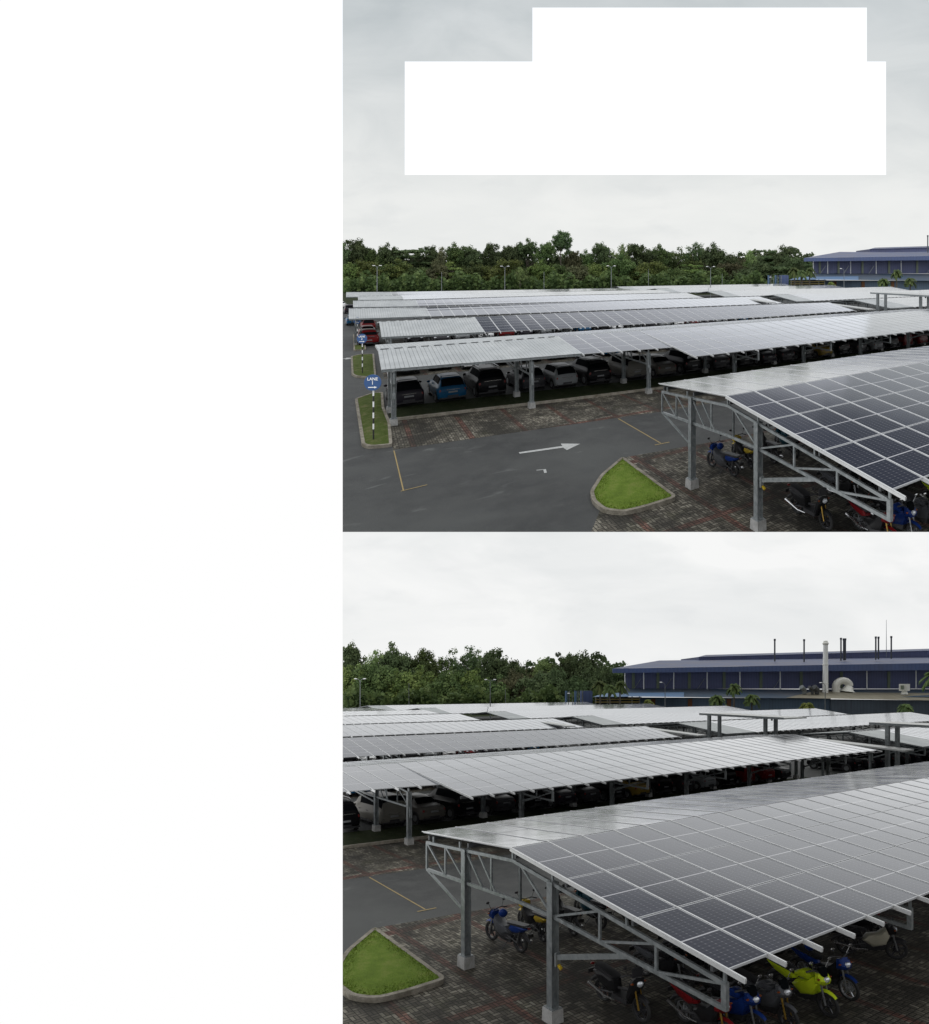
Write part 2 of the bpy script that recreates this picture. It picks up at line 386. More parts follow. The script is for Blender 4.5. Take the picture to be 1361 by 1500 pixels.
def island(S, poly, mat, what, kw=.13):
    poly = ccw(rnd_poly(poly)); inn = inset(poly, kw)
    mb = MB(); n = len(poly); zt = .14
    for i in range(n):
        j = (i + 1) % n; p, q, r, s_ = poly[i], poly[j], inn[j], inn[i]
        mb.quad([(p[0], p[1], 0), (q[0], q[1], 0), (q[0], q[1], zt), (p[0], p[1], zt)])
        mb.quad([(p[0], p[1], zt), (q[0], q[1], zt), (r[0], r[1], zt), (s_[0], s_[1], zt)])
        mb.quad([(r[0], r[1], zt), (r[0], r[1], 0.02), (s_[0], s_[1], 0.02), (s_[0], s_[1], zt)])
    o = S.part('kerb', mb, 'kerb'); tag(o, kind='structure')
    # turf: a gently domed, bumpy sheet plus short blades
    cx = sum(p[0] for p in inn) / n; cy = sum(p[1] for p in inn) / n
    mb = MB(); K = 8; rr = random.Random(3)
    base = len(mb.v)
    for k in range(K + 1):
        t = k / K
        for p in inn: mb.v.append((cx + (p[0] - cx) * t, cy + (p[1] - cy) * t, .125 + .05 * (1 - t * t) + rr.uniform(-.008, .008) * t))
    for k in range(K):
        for i in range(n):
            mb.f.append((base + k * n + i, base + (k + 1) * n + i, base + (k + 1) * n + (i + 1) % n, base + k * n + (i + 1) % n)); mb.m.append(0)
    o = S.part('grass', mb, mat, smooth=True); tag(o, what, 'grass', None, 'stuff')
    if mat == 'grass_bright':
        mb = MB(); xs = [p[0] for p in inn]; ys = [p[1] for p in inn]
        def inside(x, y):
            c = False
            for i in range(n):
                (x1, y1), (x2, y2) = inn[i - 1], inn[i]
                if (y1 > y) != (y2 > y) and x < (x2 - x1) * (y - y1) / (y2 - y1) + x1: c = not c
            return c
        cnt = 0
        while cnt < 5200:
            x = rr.uniform(min(xs), max(xs)); y = rr.uniform(min(ys), max(ys))
            if not inside(x, y): continue
            cnt += 1; h = rr.uniform(.01, .04); t = rr.uniform(0, 6.28); w = .012; lx = rr.uniform(-.03, .03); ly = rr.uniform(-.03, .03)
            mb.quad([(x - w * math.cos(t), y - w * math.sin(t), .13), (x + w * math.cos(t), y + w * math.sin(t), .13), (x + lx, y + ly, .14 + h)])
        o = S.part('grass', mb, mat); tag(o, what.replace('grass', 'grass blades'), 'grass', None, 'stuff')
def build_ground(S):
    mb = MB(); x0, x1, y0, y1 = -60, 330, -40, 420
    N = 1
    mb.quad([(x0, y0, 0), (x1, y0, 0), (x1, y1, 0), (x0, y1, 0)])
    tag(S.part('ground', mb, 'asphalt'), kind='structure')
    wd = 'in the %s view' % S.key
    # empty paved bays in front of the first row
    edge = [gp(576, 659), gp(830, 623), gp(962, 604)]; kb = [gp(580, 616), gp(700, 602), gp(830, 587), gp(965, 570)]
    sheet(S, 'paved_bays', edge + [(56, 23.3)] + [(56, 28.0)] + kb[::-1] + [(1.55, 31.0)], .004, 'paver_bays')
    # dark turf strip between the kerb and the parked cars
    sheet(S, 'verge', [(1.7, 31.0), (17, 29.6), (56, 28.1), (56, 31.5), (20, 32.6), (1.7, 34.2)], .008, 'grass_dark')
    mb = MB(); kk = [(1.7, 31.0)] + kb[1:] + [(56, 28.1)]
    for p, q in zip(kk, kk[1:]): mb.bar((p[0], p[1], .07), (q[0], q[1], .07), .16, .14)
    tag(S.part('kerb', mb, 'kerb'), kind='structure')
    # motorcycle yard
    sheet(S, 'paved_yard', [(4.9, 11.5), (6.0, 14.45), (7.2, 16.2), (9.35, 19.45), (14.66, 18.84), (60, 18.3), (60, -2), (4.9, -2)], .004, 'paver_yard')
    # rows further back: paved strips under the second and third roofs
    for b0, b1 in ((43.6, 49.5), (62.6, 68.5), (81.6, 87.5)): sheet(S, 'paved_bays', [(2.0, b0), (54, b0 - 1.5), (54, b1 - 1.5), (2.0, b1)], .004, 'paver_bays')
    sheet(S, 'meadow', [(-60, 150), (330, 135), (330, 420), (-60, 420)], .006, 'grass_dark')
    isl = [gp(*p) for p in [(912, 673), (935, 690), (965, 712), (993, 733), (950, 747), (915, 756), (885, 753), (868, 740), (864, 725), (880, 700)]]
    island(S, isl, 'grass_bright', 'bright green grass on the kerbed triangular island, ' + S.key + ' view')
    if S.key == 'upper':
        island(S, [gp(*p) for p in [(520, 587), (545, 578), (561, 577), (563, 600), (572, 622), (575, 655), (540, 658), (530, 655)]], 'grass_worn', 'worn grass on the kerbed island under the lane 1 sign')
        island(S, [gp(*p) for p in [(514, 524), (525, 521), (548, 520), (551, 550), (549, 556), (520, 553), (515, 550)]], 'grass_worn', 'grass on the kerbed island under the lane 2 sign')
        island(S, [(.15, 60.5), (1.2, 60.5), (1.3, 76), (.15, 76)], 'grass_worn', 'narrow grass strip on the third kerbed island at far left')
    # painted markings
    def line(p, q, w, mat, z=.008):
        p = Vector(p); q = Vector(q); d = (q - p).normalized(); n = Vector((-d.y, d.x)) * w / 2
        sheet(S, 'road_marking', [tuple(p - n), tuple(q - n), tuple(q + n), tuple(p + n)], z, mat)
    line((1.535, 25.8), (1.535, 20.9), .045, 'yellow_paint'); line((1.45, 20.86), (2.3, 20.95), .05, 'yellow_paint', .012)
    line((11.79, 24.75), (11.70, 20.1), .06, 'yellow_paint'); line((11.35, 20.03), (12.1, 20.0), .07, 'yellow_paint', .012)
    ar = [gp(760.5, 663), gp(822, 655.6), gp(823, 657), gp(832, 660), gp(848, 649.5), gp(819, 649.5), gp(824, 652.5), gp(761, 661)]
    mb = MB(); mb.quad([(x, y, .008) for x, y in ccw([(6.0, 22.32), (7.8, 22.02), (7.83, 21.62), (8.62, 22.08), (7.9, 22.6), (7.85, 22.25), (6.0, 22.52)])])
    tag(S.part('road_marking', mb, 'road_white'), kind='structure')
    for ox, oy in ((-1.2, 18.2), (-8.3, 33.6)):
        mb = MB(); mb.quad([(x + ox, y + oy, .008) for x, y in ccw([(6.4, 22.2), (7.8, 22.02), (7.83, 21.62), (8.72, 22.08), (7.9, 22.7), (7.85, 22.3), (6.4, 22.4)])])
        tag(S.part('road_marking', mb, 'road_white'), kind='structure')
    line((6.04, 20.09), (6.31, 19.99), .06, 'road_white'); line((6.33, 20.0), (6.25, 19.62), .10, 'road_white', .012)

# ------------------------------------------------------------------ canopies
def lerp(a, b, t): return tuple(x + (y - x) * t for x, y in zip(a, b))
def polyat(kn, t):     # kn: list of 3D knots ordered by a ; t = a value
    for p, q in zip(kn, kn[1:]):
        if t <= q[0] or q is kn[-1]:
            k = (t - p[0]) / (q[0] - p[0]); return (t, p[1] + (q[1] - p[1]) * k, p[2] + (q[2] - p[2]) * k)
def canopy(S, label, near, ridge, back, a0, a1, metal_to=None, step=None, rows=3, backrows=2, pitch=1.21, singles=100,
           truss=None, cols=None, full=True, back_metal=True):
    """near / ridge / back: knot lines (a, b, z). The lot from a0 to metal_to is ribbed sheet, the rest solar modules."""
    base = (a0, near[0][1], 0)
    rt = S.root('canopy', base, label, 'solar canopy', 'canopies over the parking rows')
    A = metal_to if metal_to else a0
    if metal_to:
        mb = MB(); K = int((metal_to - a0) / .205)
        prof = [(0, .016), (.186, .016), (.190, 0), (.201, 0), (.205, .016)]
        xs = []
        for k in range(K):
            for q, h in prof[:-1]: xs.append((a0 + k * (metal_to - a0) / K + q * (metal_to - a0) / K / .205, h))
        xs.append((metal_to, .022))
        for lo, hi, nn in ((near, ridge, 1), (ridge, back, 1)):
            for (x, h), (x2, h2) in zip(xs, xs[1:]):
                p, q, r, s_ = polyat(lo, x), polyat(lo, x2), polyat(hi, x2), polyat(hi, x)
                mb.quad([(p[0], p[1], p[2] + h), (q[0], q[1], q[2] + h2), (r[0], r[1], r[2] + h2), (s_[0], s_[1], s_[2] + h)], 0 if h + h2 > .012 else 1)
        S.part('metal_roof', mb, ['roof_sheet', 'galvanised_dark'], rt, base)
        mb = MB(); K2 = int((metal_to - a0) / .66)         # ridge cap of short pieces, leaves the dashed line
        for k in range(K2):
            x = a0 + .1 + k * (metal_to - a0 - .1) / K2; p = polyat(ridge, x); q = polyat(ridge, x + .42); mb.bar((p[0], p[1] - .05, p[2] + .035), (q[0], q[1] - .05, q[2] + .035), .13, .02)
        S.part('ridge_cap', mb, 'galvanised_dark', rt, base)
        mb = MB()
        for ln, dz in ((near, -.07),):
            p = polyat(ln, a0); q = polyat(ln, metal_to); mb.bar((p[0], p[1] + .06, p[2] + dz), (q[0], q[1] + .06, q[2] + dz), .05, .13)
        p, q, r = polyat(near, a0), polyat(ridge, a0), polyat(back, a0)
        mb.bar((p[0] + .02, p[1], p[2] - .05), (q[0] + .02, q[1], q[2] - .05), .04, .1); mb.bar((q[0] + .02, q[1], q[2] - .05), (r[0] + .02, r[1], r[2] - .05), .04, .1)
        S.part('edge_trim', mb, 'galvanised', rt, base)
    # solar modules
    NC = int(round((a1 - A) / pitch)); pw = (a1 - A) / NC; cnt = 0; field = MB(); rr = random.Random(int(a0 * 10 + near[0][1]))
    def module(mb, p00, p10, p11, p01):
        th = .045; rz = rr.random(); i = len(mb.v)
        up = [Vector(p00), Vector(p10), Vector(p11), Vector(p01)]
        mb.hexa([tuple(u - Vector((0, 0, th))) for u in up] + [tuple(u) for u in up], 0)
        for k, q in zip((4, 5, 6, 7), ((0, 0, rz), (1, 0, rz), (1, 1, rz), (0, 1, rz))): mb.mod[i + k] = q
        for k in range(4): mb.mod[i + k] = (0, 0, rz)
        mb.m[-6] = 1                                     # dark underside
    lines_ = []
    for c in range(NC):
        x0 = A + c * pw + .03; x1 = A + (c + 1) * pw - .03
        wide = step is None or x0 > step - .3
        nr = rows if wide else rows - 1
        lo0, lo1 = polyat(near, x0), polyat(near, x1); hi0, hi1 = polyat(ridge, x0), polyat(ridge, x1)
        if step is not None and not wide:
            lo0, lo1 = polyat(NEARN, x0), polyat(NEARN, x1)
        for r in range(nr):
            t0 = (r + .006) / nr; t1 = (r + 1 - .012) / nr
            q = (lerp(lo0, hi0, t0), lerp(lo1, hi1, t0), lerp(lo1, hi1, t1), lerp(lo0, hi0, t1))
            if cnt < singles:
                mb = MB(); module(mb, *q); S.part('solar_panel', mb, ['solar_glass', 'underside'], rt, base); cnt += 1
            else: module(field, *q)
        bk0, bk1 = polyat(back, x0), polyat(back, x1)
        for r in range(backrows):
            t0 = (r + .015) / backrows; t1 = (r + 1 - .006) / backrows
            module(field, lerp(hi0, bk0, t0), lerp(hi1, bk1, t0), lerp(hi1, bk1, t1), lerp(hi0, bk0, t1))
    if field.v: o = S.part('solar_panel', field, ['solar_glass', 'underside'], rt, base); o['kind'] = 'stuff'
    # rails between the columns of modules, sticking out at the lower eave
    rails = MB()
    for c in range(NC + 1):
        x = A + c * pw; wide = step is None or x > step - .3
        lo = polyat(near if wide else NEARN, x) if step is not None else polyat(near, x); hi = polyat(ridge, x); bk = polyat(back, x)
        d = (Vector(hi) - Vector(lo)).normalized(); e = Vector(lo) - d * .34
        mb = MB() if full and c < 60 else rails
        mb.bar(e + Vector((0, 0, .005)), Vector(hi) + Vector((0, 0, .005)), .034, .022); mb.bar(e + Vector((0, 0, -.045)), Vector(hi) + Vector((0, 0, -.045)), .05, .07)
        mb.bar(Vector(hi) + Vector((0, 0, .004)), Vector(bk) + Vector((0, 0, .004)), .03, .02)
        if mb is not rails: S.part('rail', mb, 'aluminium', rt, base)
    if rails.v: o = S.part('rail', rails, 'aluminium', rt, base); o['kind'] = 'stuff'
    # purlins
    for t, ln0, ln1 in ((.06, near, ridge), (.36, near, ridge), (.68, near, ridge), (.98, near, ridge), (.45, ridge, back), (.93, ridge, back)):
        mb = MB(); s0 = a0 if step is None or t > .4 else step; p = lerp(polyat(ln0, s0 + .05), polyat(ln1, s0 + .05), t); q = lerp(polyat(ln0, a1 - .05), polyat(ln1, a1 - .05), t)
        mb.bar((p[0], p[1], p[2] - .17), (q[0], q[1], q[2] - .17), .06, .13); S.part('purlin', mb, 'galvanised_dark', rt, base)
    # frames
    for k, x in enumerate(truss or []):
        n = polyat(near, x); r = polyat(ridge, x); bk = polyat(back, x)
        if step is not None and x < step - .3: n = polyat(NEARN, x)
        c1, c2 = cols(x)     # far and near column b
        def top(b): return (r[2] + (n[2] - r[2]) * (r[1] - b) / (r[1] - n[1]) if b < r[1] else r[2] + (bk[2] - r[2]) * (b - r[1]) / (bk[1] - r[1])) - .33
        b_lo, b_hi = n[1] + .12, bk[1] - .15
        mid = .5 * (c1 + c2); zb = top(mid) - .95
        def bot(b):
            if b > r[1]: return zb + (top(b_hi) - .82 - zb) * (b - r[1]) / (b_hi - r[1])
            if b > c2: return zb
            return zb + (top(b_lo) - .44 - zb) * (c2 - b) / (c2 - b_lo)
        mb = MB(); w = .07
        P = lambda b, z: (x, b, z)
        ts = [b_lo, r[1], b_hi]
        for p, q in zip(ts, ts[1:]): mb.bar(P(p, top(p)), P(q, top(q)), w, .085)
        for p, q in ((b_lo, c2), (c2, r[1]), (r[1], b_hi)): mb.bar(P(p, bot(p)), P(q, bot(q)), w, .085)
        mb.bar(P(b_lo, bot(b_lo) - .03), P(b_lo, top(b_lo) + .04), .10); mb.bar(P(b_hi, bot(b_hi)), P(b_hi, top(b_hi)), .06)
        npan = max(1, int(round((c2 - b_lo) / 1.4)))
        vs = [c2 + (b_lo - c2) * i / npan for i in range(npan + 1)]
        for i, bb in enumerate(vs[1:-1]): mb.bar(P(bb, bot(bb)), P(bb, top(bb)), .055)
        for i in range(npan):
            mb.bar(P(vs[i], bot(vs[i])), P(vs[i + 1], top(vs[i + 1])), .05) if i % 2 == 0 or True else None
        vs = [c2 + (c1 - c2) * i / 3 for i in range(4)]
        for bb in vs[1:-1]: mb.bar(P(bb, bot(bb)), P(bb, top(bb)), .055)
        mb.bar(P(vs[0], bot(vs[0])), P(vs[1], top(vs[1])), .05); mb.bar(P(vs[1], bot(vs[1])), P(vs[2], top(vs[2])), .05) if False else mb.bar(P(vs[2], bot(vs[2])), P(vs[1], top(vs[1])), .05) if False else None
        mb.bar(P(vs[1], bot(vs[1])), P(vs[1] + .95 * (vs[2] - vs[1]) * .0 + 0, top(vs[1])), .055)
        mb.bar(P(vs[2] - .2, bot(vs[2])), P(vs[2] + .6, top(vs[2] + .6)), .05); mb.bar(P(vs[2] + .35, bot(vs[3])), P(vs[3], top(vs[3])), .05)
        vs = [c1 + (b_hi - c1) * i / 2 for i in range(3)]
        mb.bar(P(vs[1], bot(vs[1])), P(vs[1], top(vs[1])), .055)
        mb.bar(P(vs[0], bot(vs[0])), P(vs[1], top(vs[1])), .05); mb.bar(P(vs[1], bot(vs[1])), P(vs[2], top(vs[2])), .05)
        for bb in (b_lo, .5 * (b_lo + c2), c2, r[1], c1 + .3, b_hi - .4): mb.bar(P(bb, top(bb)), P(bb, top(bb) + .22), .05)
        # cantilever struts
        e1 = b_lo + (c2 - b_lo) * .5; mb.bar(P(c2 - .08, 1.52), P(e1, bot(e1)), .075, .11); mb.bar(P(c2 - .16, 1.34), P(c2 - .16, 1.66), .05, .14)
        mb.bar(P(c1 + .12, 1.55), P(b_hi, bot(b_hi)), .055, .07)
        S.part('truss', mb, 'galvanised', rt, base)
        for cb in (c1, c2):
            mb = MB(); h = .10; tp = top(cb) + .05
            mb.box(x - .09, x + .09, cb - .012, cb + .012, .3, tp); mb.box(x - .11, x - .085, cb - .09, cb + .09, .3, tp); mb.box(x + .085, x + .11, cb - .09, cb + .09, .3, tp)
            mb.box(x - .15, x + .15, cb - .15, cb + .15, .32, .345)
            co = S.part('column', mb, 'galvanised', rt, base)
            mb = MB(); mb.hexa([(x - .18, cb - .18, -.02), (x + .18, cb - .18, -.02), (x + .18, cb + .18, -.02), (x - .18, cb + .18, -.02), (x - .17, cb - .17, .32), (x + .17, cb - .17, .32), (x + .17, cb + .17, .32), (x - .17, cb + .17, .32)])
            f = S.part('footing', mb, 'footing', co, base)
        if k == 0 and a0 > 9 and a0 < 12:
            mb = MB(); mb.bar(P(c2 - .2, 1.38), P(c2 - .3, 1.32), .06); S.part('yellow_tag', mb, 'bike_yellow', rt, base)
    return rt
NEARN = None
def build_canopies(S):
    global NEARN
    w = S.key + ' view'
    # nearest canopy, over the motorcycles
    near = [(10.0, 7.05, 2.88), (60, 6.95, 2.88)]; ridge = [(10.0, 13.22, 3.76), (60, 13.1, 3.76)]; back = [(10.0, 17.62, 3.37), (60, 17.5, 3.37)]
    canopy(S, 'nearest solar canopy over the motorcycles on lattice frames, ' + w, near, ridge, back, 10.16, 59.77, None, None, 3, 2, 1.21, 96,
           [10.24 + 7.02 * i for i in range(8)], lambda x: (15.34, 11.72))
    # second canopy: ribbed sheet, then panels, then the wider part
    ridge = [(1.0, 33.9, 3.42), (55, 31.9, 3.70)]; back = [(1.0, 38.3, 3.16), (55, 36.2, 3.40)]
    NEARN = [pb(559, 542, 29.8), pb(853, 518, 29.2), pb(988, 508, 28.7), pb(1150, 496, 28.2)]
    nw = [(1.27, 27.2, 2.45), (17.6, 26.1, 2.61), (55.2, 25.15, 2.88)]
    # one knot line whose early part is the short eave: split into sheet part and panel part
    near = NEARN[:3] + []
    mt = NEARN[1][0]
    canopy(S, 'second canopy row with ribbed sheet left end and stepped eave, ' + w,
           nw if False else _Sw(NEARN, nw, 17.35), ridge, back, NEARN[0][0], 55.2, mt, 17.35, 3, 2, 1.21, 92,
           [1.78, 8.6, 15.9, 22.8, 29.8, 36.8, 43.8, 50.8, 54.6], lambda x: (33.0 - .03 * x, 30.3 - .09 * min(x, 18)))
    NEARN = None
    def row(lab, n, r, drop, a_metal, rows, singles, fullp, cols=True, bw=4.4):
        bk = [(p[0], p[1] + bw, p[2] - drop) for p in r]
        a0 = n[0][0]
        n = [(a0 - .5, n[0][1], n[0][2])] + n; r = [(a0 - .5, r[0][1], r[0][2])] + r; bk = [(a0 - .5, bk[0][1], bk[0][2])] + bk
        canopy(S, lab + w, n, r, bk, a0, n[-1][0], a_metal, None, rows, 2, 1.21, singles,
               [a0 + .6 + 7 * i for i in range(int((n[-1][0] - a0) / 7) + 1)] if cols else [], lambda x: (n[1][1] + 4.2, n[1][1] + 1.2), full=fullp)
    row('third canopy row back, ribbed sheet end beside the lane, ', [pb(559.2, 494, 45.4), pb(710, 486.6, 45.0), pb(820, 480.9, 44.4), pb(1130, 463.4, 43.3), pb(1252, 454.8, 43.0)],
        [pb(557, 471, 49.6), pb(688.3, 464.8, 49.3), pb(800, 459.5, 49.0), pb(1130, 446, 47.6), pb(1200, 443.5, 47.3)], .4, pb(710, 486.6, 45.0)[0], 3, 90, True)
    row('fourth canopy row back with a long pale sheet end at left, ', [pb(510.8, 467.3, 63.5), pb(631, 463.2, 63.2), pb(800, 457.4, 63.0), pb(1130, 444.6, 62.0), pb(1146, 444.0, 62.0)],
        [pb(514, 451.8, 67.5), pb(623.7, 449.8, 68), pb(800, 443.9, 68), pb(1030, 436.9, 68), pb(1090, 434.8, 68)], .45, pb(631, 463.2, 63.2)[0], 3, 0, False)
    row('fifth canopy row back, behind the long pale sheet end, ', [pb(517.4, 450, 82.5), pb(613.5, 448.7, 82.5), pb(800, 442.9, 82.5), pb(1030, 435.9, 82)],
        [pb(519, 440.5, 87), pb(609, 439.4, 87), pb(800, 433.6, 88), pb(1000, 429, 88)], .45, pb(613.5, 448.7, 82.5)[0], 2, 0, False, cols=True)
    row('sixth canopy row back, short pale strip near the tree line, ', [pb(524.7, 439.7, 103), pb(591.5, 438.7, 103), pb(800, 432.9, 102), pb(985, 428.6, 101)],
        [pb(525.5, 433.9, 107.5), pb(588.5, 433, 107.5), pb(800, 427.6, 108), pb(960, 424.6, 107)], .45, pb(591.5, 438.7, 103)[0], 2, 0, False, cols=False)
    row('farthest canopy row before the tree line, ', [pb(507, 435, 122), pb(575, 434, 122), pb(800, 427.2, 121), pb(925, 424.6, 120)],
        [pb(509.3, 428, 127), pb(573.9, 427.6, 127), pb(800, 423.8, 127), pb(895, 422.2, 127)], .45, pb(575, 434, 122)[0], 2, 0, False, cols=False)
    # east block across the lane
    ez = ['nearest', 'second', 'third', 'fourth', 'fifth', 'sixth']
    for i, (nb, rb, aend) in enumerate(((24.6, 30.6, 120), (43.0, 49.4, 119), (62, 68, 125), (82, 88.4, 126.5), (105, 111, 128), (127, 133, 128))):
        a0 = 61.6 if i < 2 else 62.8
        n = [(a0, nb, 2.85), (aend, nb, 2.85)]; r = [(a0, rb, 3.75), (aend, rb, 3.75)]; bk = [(a0, rb + 4.4, 3.3), (aend, rb + 4.4, 3.3)]
        canopy(S, '%s canopy row beyond the cross lane at right, ' % ez[i] + w, n, r, bk, a0, aend, 67.0, None, 3, 2, 1.21, 0,
               [a0 + .7 + 7 * k for k in range(int((aend - a0) / 7))] if i < 3 else [], lambda x: (nb + 8, nb + 4.4), full=False)
    # raised lane shelters on double posts
    for nm, b0, b1, z0, cb in (('left', 34.0, 43.0, 5.0, ((42.8, 36.6))), ('right', 17.5, 26.7, 4.78, (25.9, 19.4))):
        base = (58.5, b0, 0); rt = S.root('lane_shelter', base, 'raised flat shelter on paired posts over the cross lane, %s one, ' % ('farther' if nm == 'left' else 'nearer') + w, 'shelter', 'raised lane shelters')
        mb = MB(); bm_ = .5 * (b0 + b1)
        mb.hexa([(57.2, b0, z0 - .14), (61, b0, z0 - .14), (61, b1, z0 - .02), (57.2, b1, z0 - .02), (57.2, b0, z0), (61, b0, z0), (61, b1, z0 + .12), (57.2, b1, z0 + .12)])
        S.part('shelter_roof', mb, 'lane_sheet', rt, base)
        mb = MB(); mb.bar((57.17, b0, z0 - .06), (57.17, b1, z0 + .06), .04, .2); S.part('fascia', mb, 'galvanised', rt, base)
        for cbb in cb:
            for xx in (58.5, 60.2):
                mb = MB(); mb.box(xx - .14, xx + .14, cbb - .14, cbb + .14, 0, z0 - .1); S.part('post', mb, 'galvanised', rt, base)
        mb = MB(); mb.tube([(60.2, b0 + 3, z0 - .15), (60.2, b0 + 3, z0 - .45)], .09, 8); S.part('lamp', mb, 'plastic', rt, base)
    # low link roofs in the lane
    for k, (x0, x1, b0, b1, z) in enumerate(((56.0, 57.6, 23.6, 31, 2.95), (55.6, 57.0, 42.0, 49, 3.0), (55.5, 57, 61.0, 67.5, 3.0))):
        base = (x0, b0, 0); rt = S.root('link_roof', base, 'low pale link roof at the lane end of the %s row, ' % ['second', 'third', 'fourth'][k] + w, 'roof', 'low link roofs')
        mb = MB(); mb.hexa([(x0, b0, z - .12), (x1, b0, z - .12), (x1, b1, z + .25), (x0, b1, z + .25), (x0, b0, z), (x1, b0, z), (x1, b1, z + .37), (x0, b1, z + .37)]); S.part('roof_panel', mb, 'lane_sheet', rt, base)
        for bb in (b0 + .8, b1 - .8):
            mb = MB(); mb.box(x0 + .6, x0 + .75, bb - .07, bb + .07, 0, z - .02); S.part('post', mb, 'galvanised', rt, base)
class _Sw(list):
    """eave line that jumps from the short eave to the long one at a given place"""
    def __init__(s, a, b, at): list.__init__(s, a[:1] + b[-1:]); s.a = a; s.b = b; s.at = at
_polyat = polyat
def polyat(kn, t):
    if isinstance(kn, _Sw): return _polyat(kn.a if t < kn.at - .3 else kn.b, t)
    return _polyat(kn, t)

# ------------------------------------------------------------------ cars
def catm(st, n):
    xs = [s[0] for s in st]; out = []
    for k in range(n + 1):
        x = xs[0] + (xs[-1] - xs[0]) * k / n
        i = max(j for j in range(len(xs)) if xs[j] <= x + 1e-9); i = min(i, len(xs) - 2)
        t = (x - xs[i]) / (xs[i + 1] - xs[i]); t2 = t * t * (3 - 2 * t) * .5 + t * .5
        out.append((x,) + tuple(p + (q - p) * t2 for p, q in zip(st[i][1:], st[i + 1][1:])))
    return out
# stations: x, bottom, belt, roof z, half width, roof half width
CARS = {
 'hatchback': (3.75, [(0, .34, .66, .70, .70, .62), (.07, .26, .86, .96, .77, .64), (.26, .22, .92, 1.22, .82, .60), (.55, .2, .93, 1.43, .83, .57), (.95, .2, .93, 1.49, .83, .57), (1.7, .2, .92, 1.50, .83, .57), (2.2, .2, .91, 1.42, .83, .55), (2.85, .2, .90, .99, .82, .66), (3.35, .22, .82, .88, .80, .66), (3.65, .26, .66, .70, .74, .6), (3.75, .34, .52, .55, .64, .5)]),
 'suv': (4.45, [(0, .42, .72, .76, .78, .68), (.06, .34, .98, 1.1, .86, .70), (.24, .3, 1.05, 1.4, .91, .66), (.5, .28, 1.06, 1.62, .92, .63), (1.0, .28, 1.06, 1.69, .92, .64), (2.2, .28, 1.04, 1.69, .92, .63), (2.7, .28, 1.03, 1.58, .92, .61), (3.3, .28, 1.02, 1.12, .91, .74), (4.0, .3, .95, 1.02, .88, .74), (4.35, .34, .78, .84, .82, .68), (4.45, .42, .6, .64, .72, .6)]),
 'van': (4.1, [(0, .38, .72, .76, .76, .7), (.05, .3, .95, 1.2, .82, .70), (.14, .26, .97, 1.6, .83, .68), (.4, .25, .97, 1.72, .83, .69), (1.2, .25, .96, 1.74, .83, .69), (2.4, .25, .95, 1.72, .83, .68), (2.9, .25, .94, 1.5, .83, .64), (3.35, .25, .93, 1.08, .82, .66), (3.8, .27, .86, .92, .80, .66), (4.02, .3, .7, .74, .74, .62), (4.1, .38, .55, .58, .66, .54)]),
 'sedan': (4.5, [(0, .38, .66, .7, .74, .64), (.06, .3, .88, .92, .82, .68), (.35, .24, .94, 1.0, .86, .68), (.75, .22, .94, 1.06, .87, .66), (1.3, .22, .93, 1.36, .87, .58), (1.75, .22, .92, 1.43, .87, .57), (2.5, .22, .91, 1.43, .87, .57), (2.85, .22, .90, 1.34, .87, .56), (3.4, .22, .88, .97, .86, .68), (4.05, .24, .80, .86, .84, .68), (4.4, .28, .66, .7, .78, .62), (4.5, .36, .54, .57, .68, .54)])}
def ringpts(s):
    x, zb, be, zr, hw, hr = s; g = zr - be
    h = [(.70 * hw, zb), (.93 * hw, zb + .03), (.985 * hw, zb + .16), (hw, .5 * (zb + be)), (.985 * hw, be - .08), (.93 * hw, be),
         (.93 * hw + (hr - .93 * hw) * .30, be + g * .27), (.93 * hw + (hr - .93 * hw) * .65, be + g * .62), (hr, be + g * .90), (hr * .88, zr - .012 * (g > .2)), (hr * .45, zr + .012), (0, zr + .016)]
    full = [(x, y, z) for y, z in h] + [(x, -y, z) for y, z in reversed(h[:-1])]
    return full + [(x, 0, zb)]
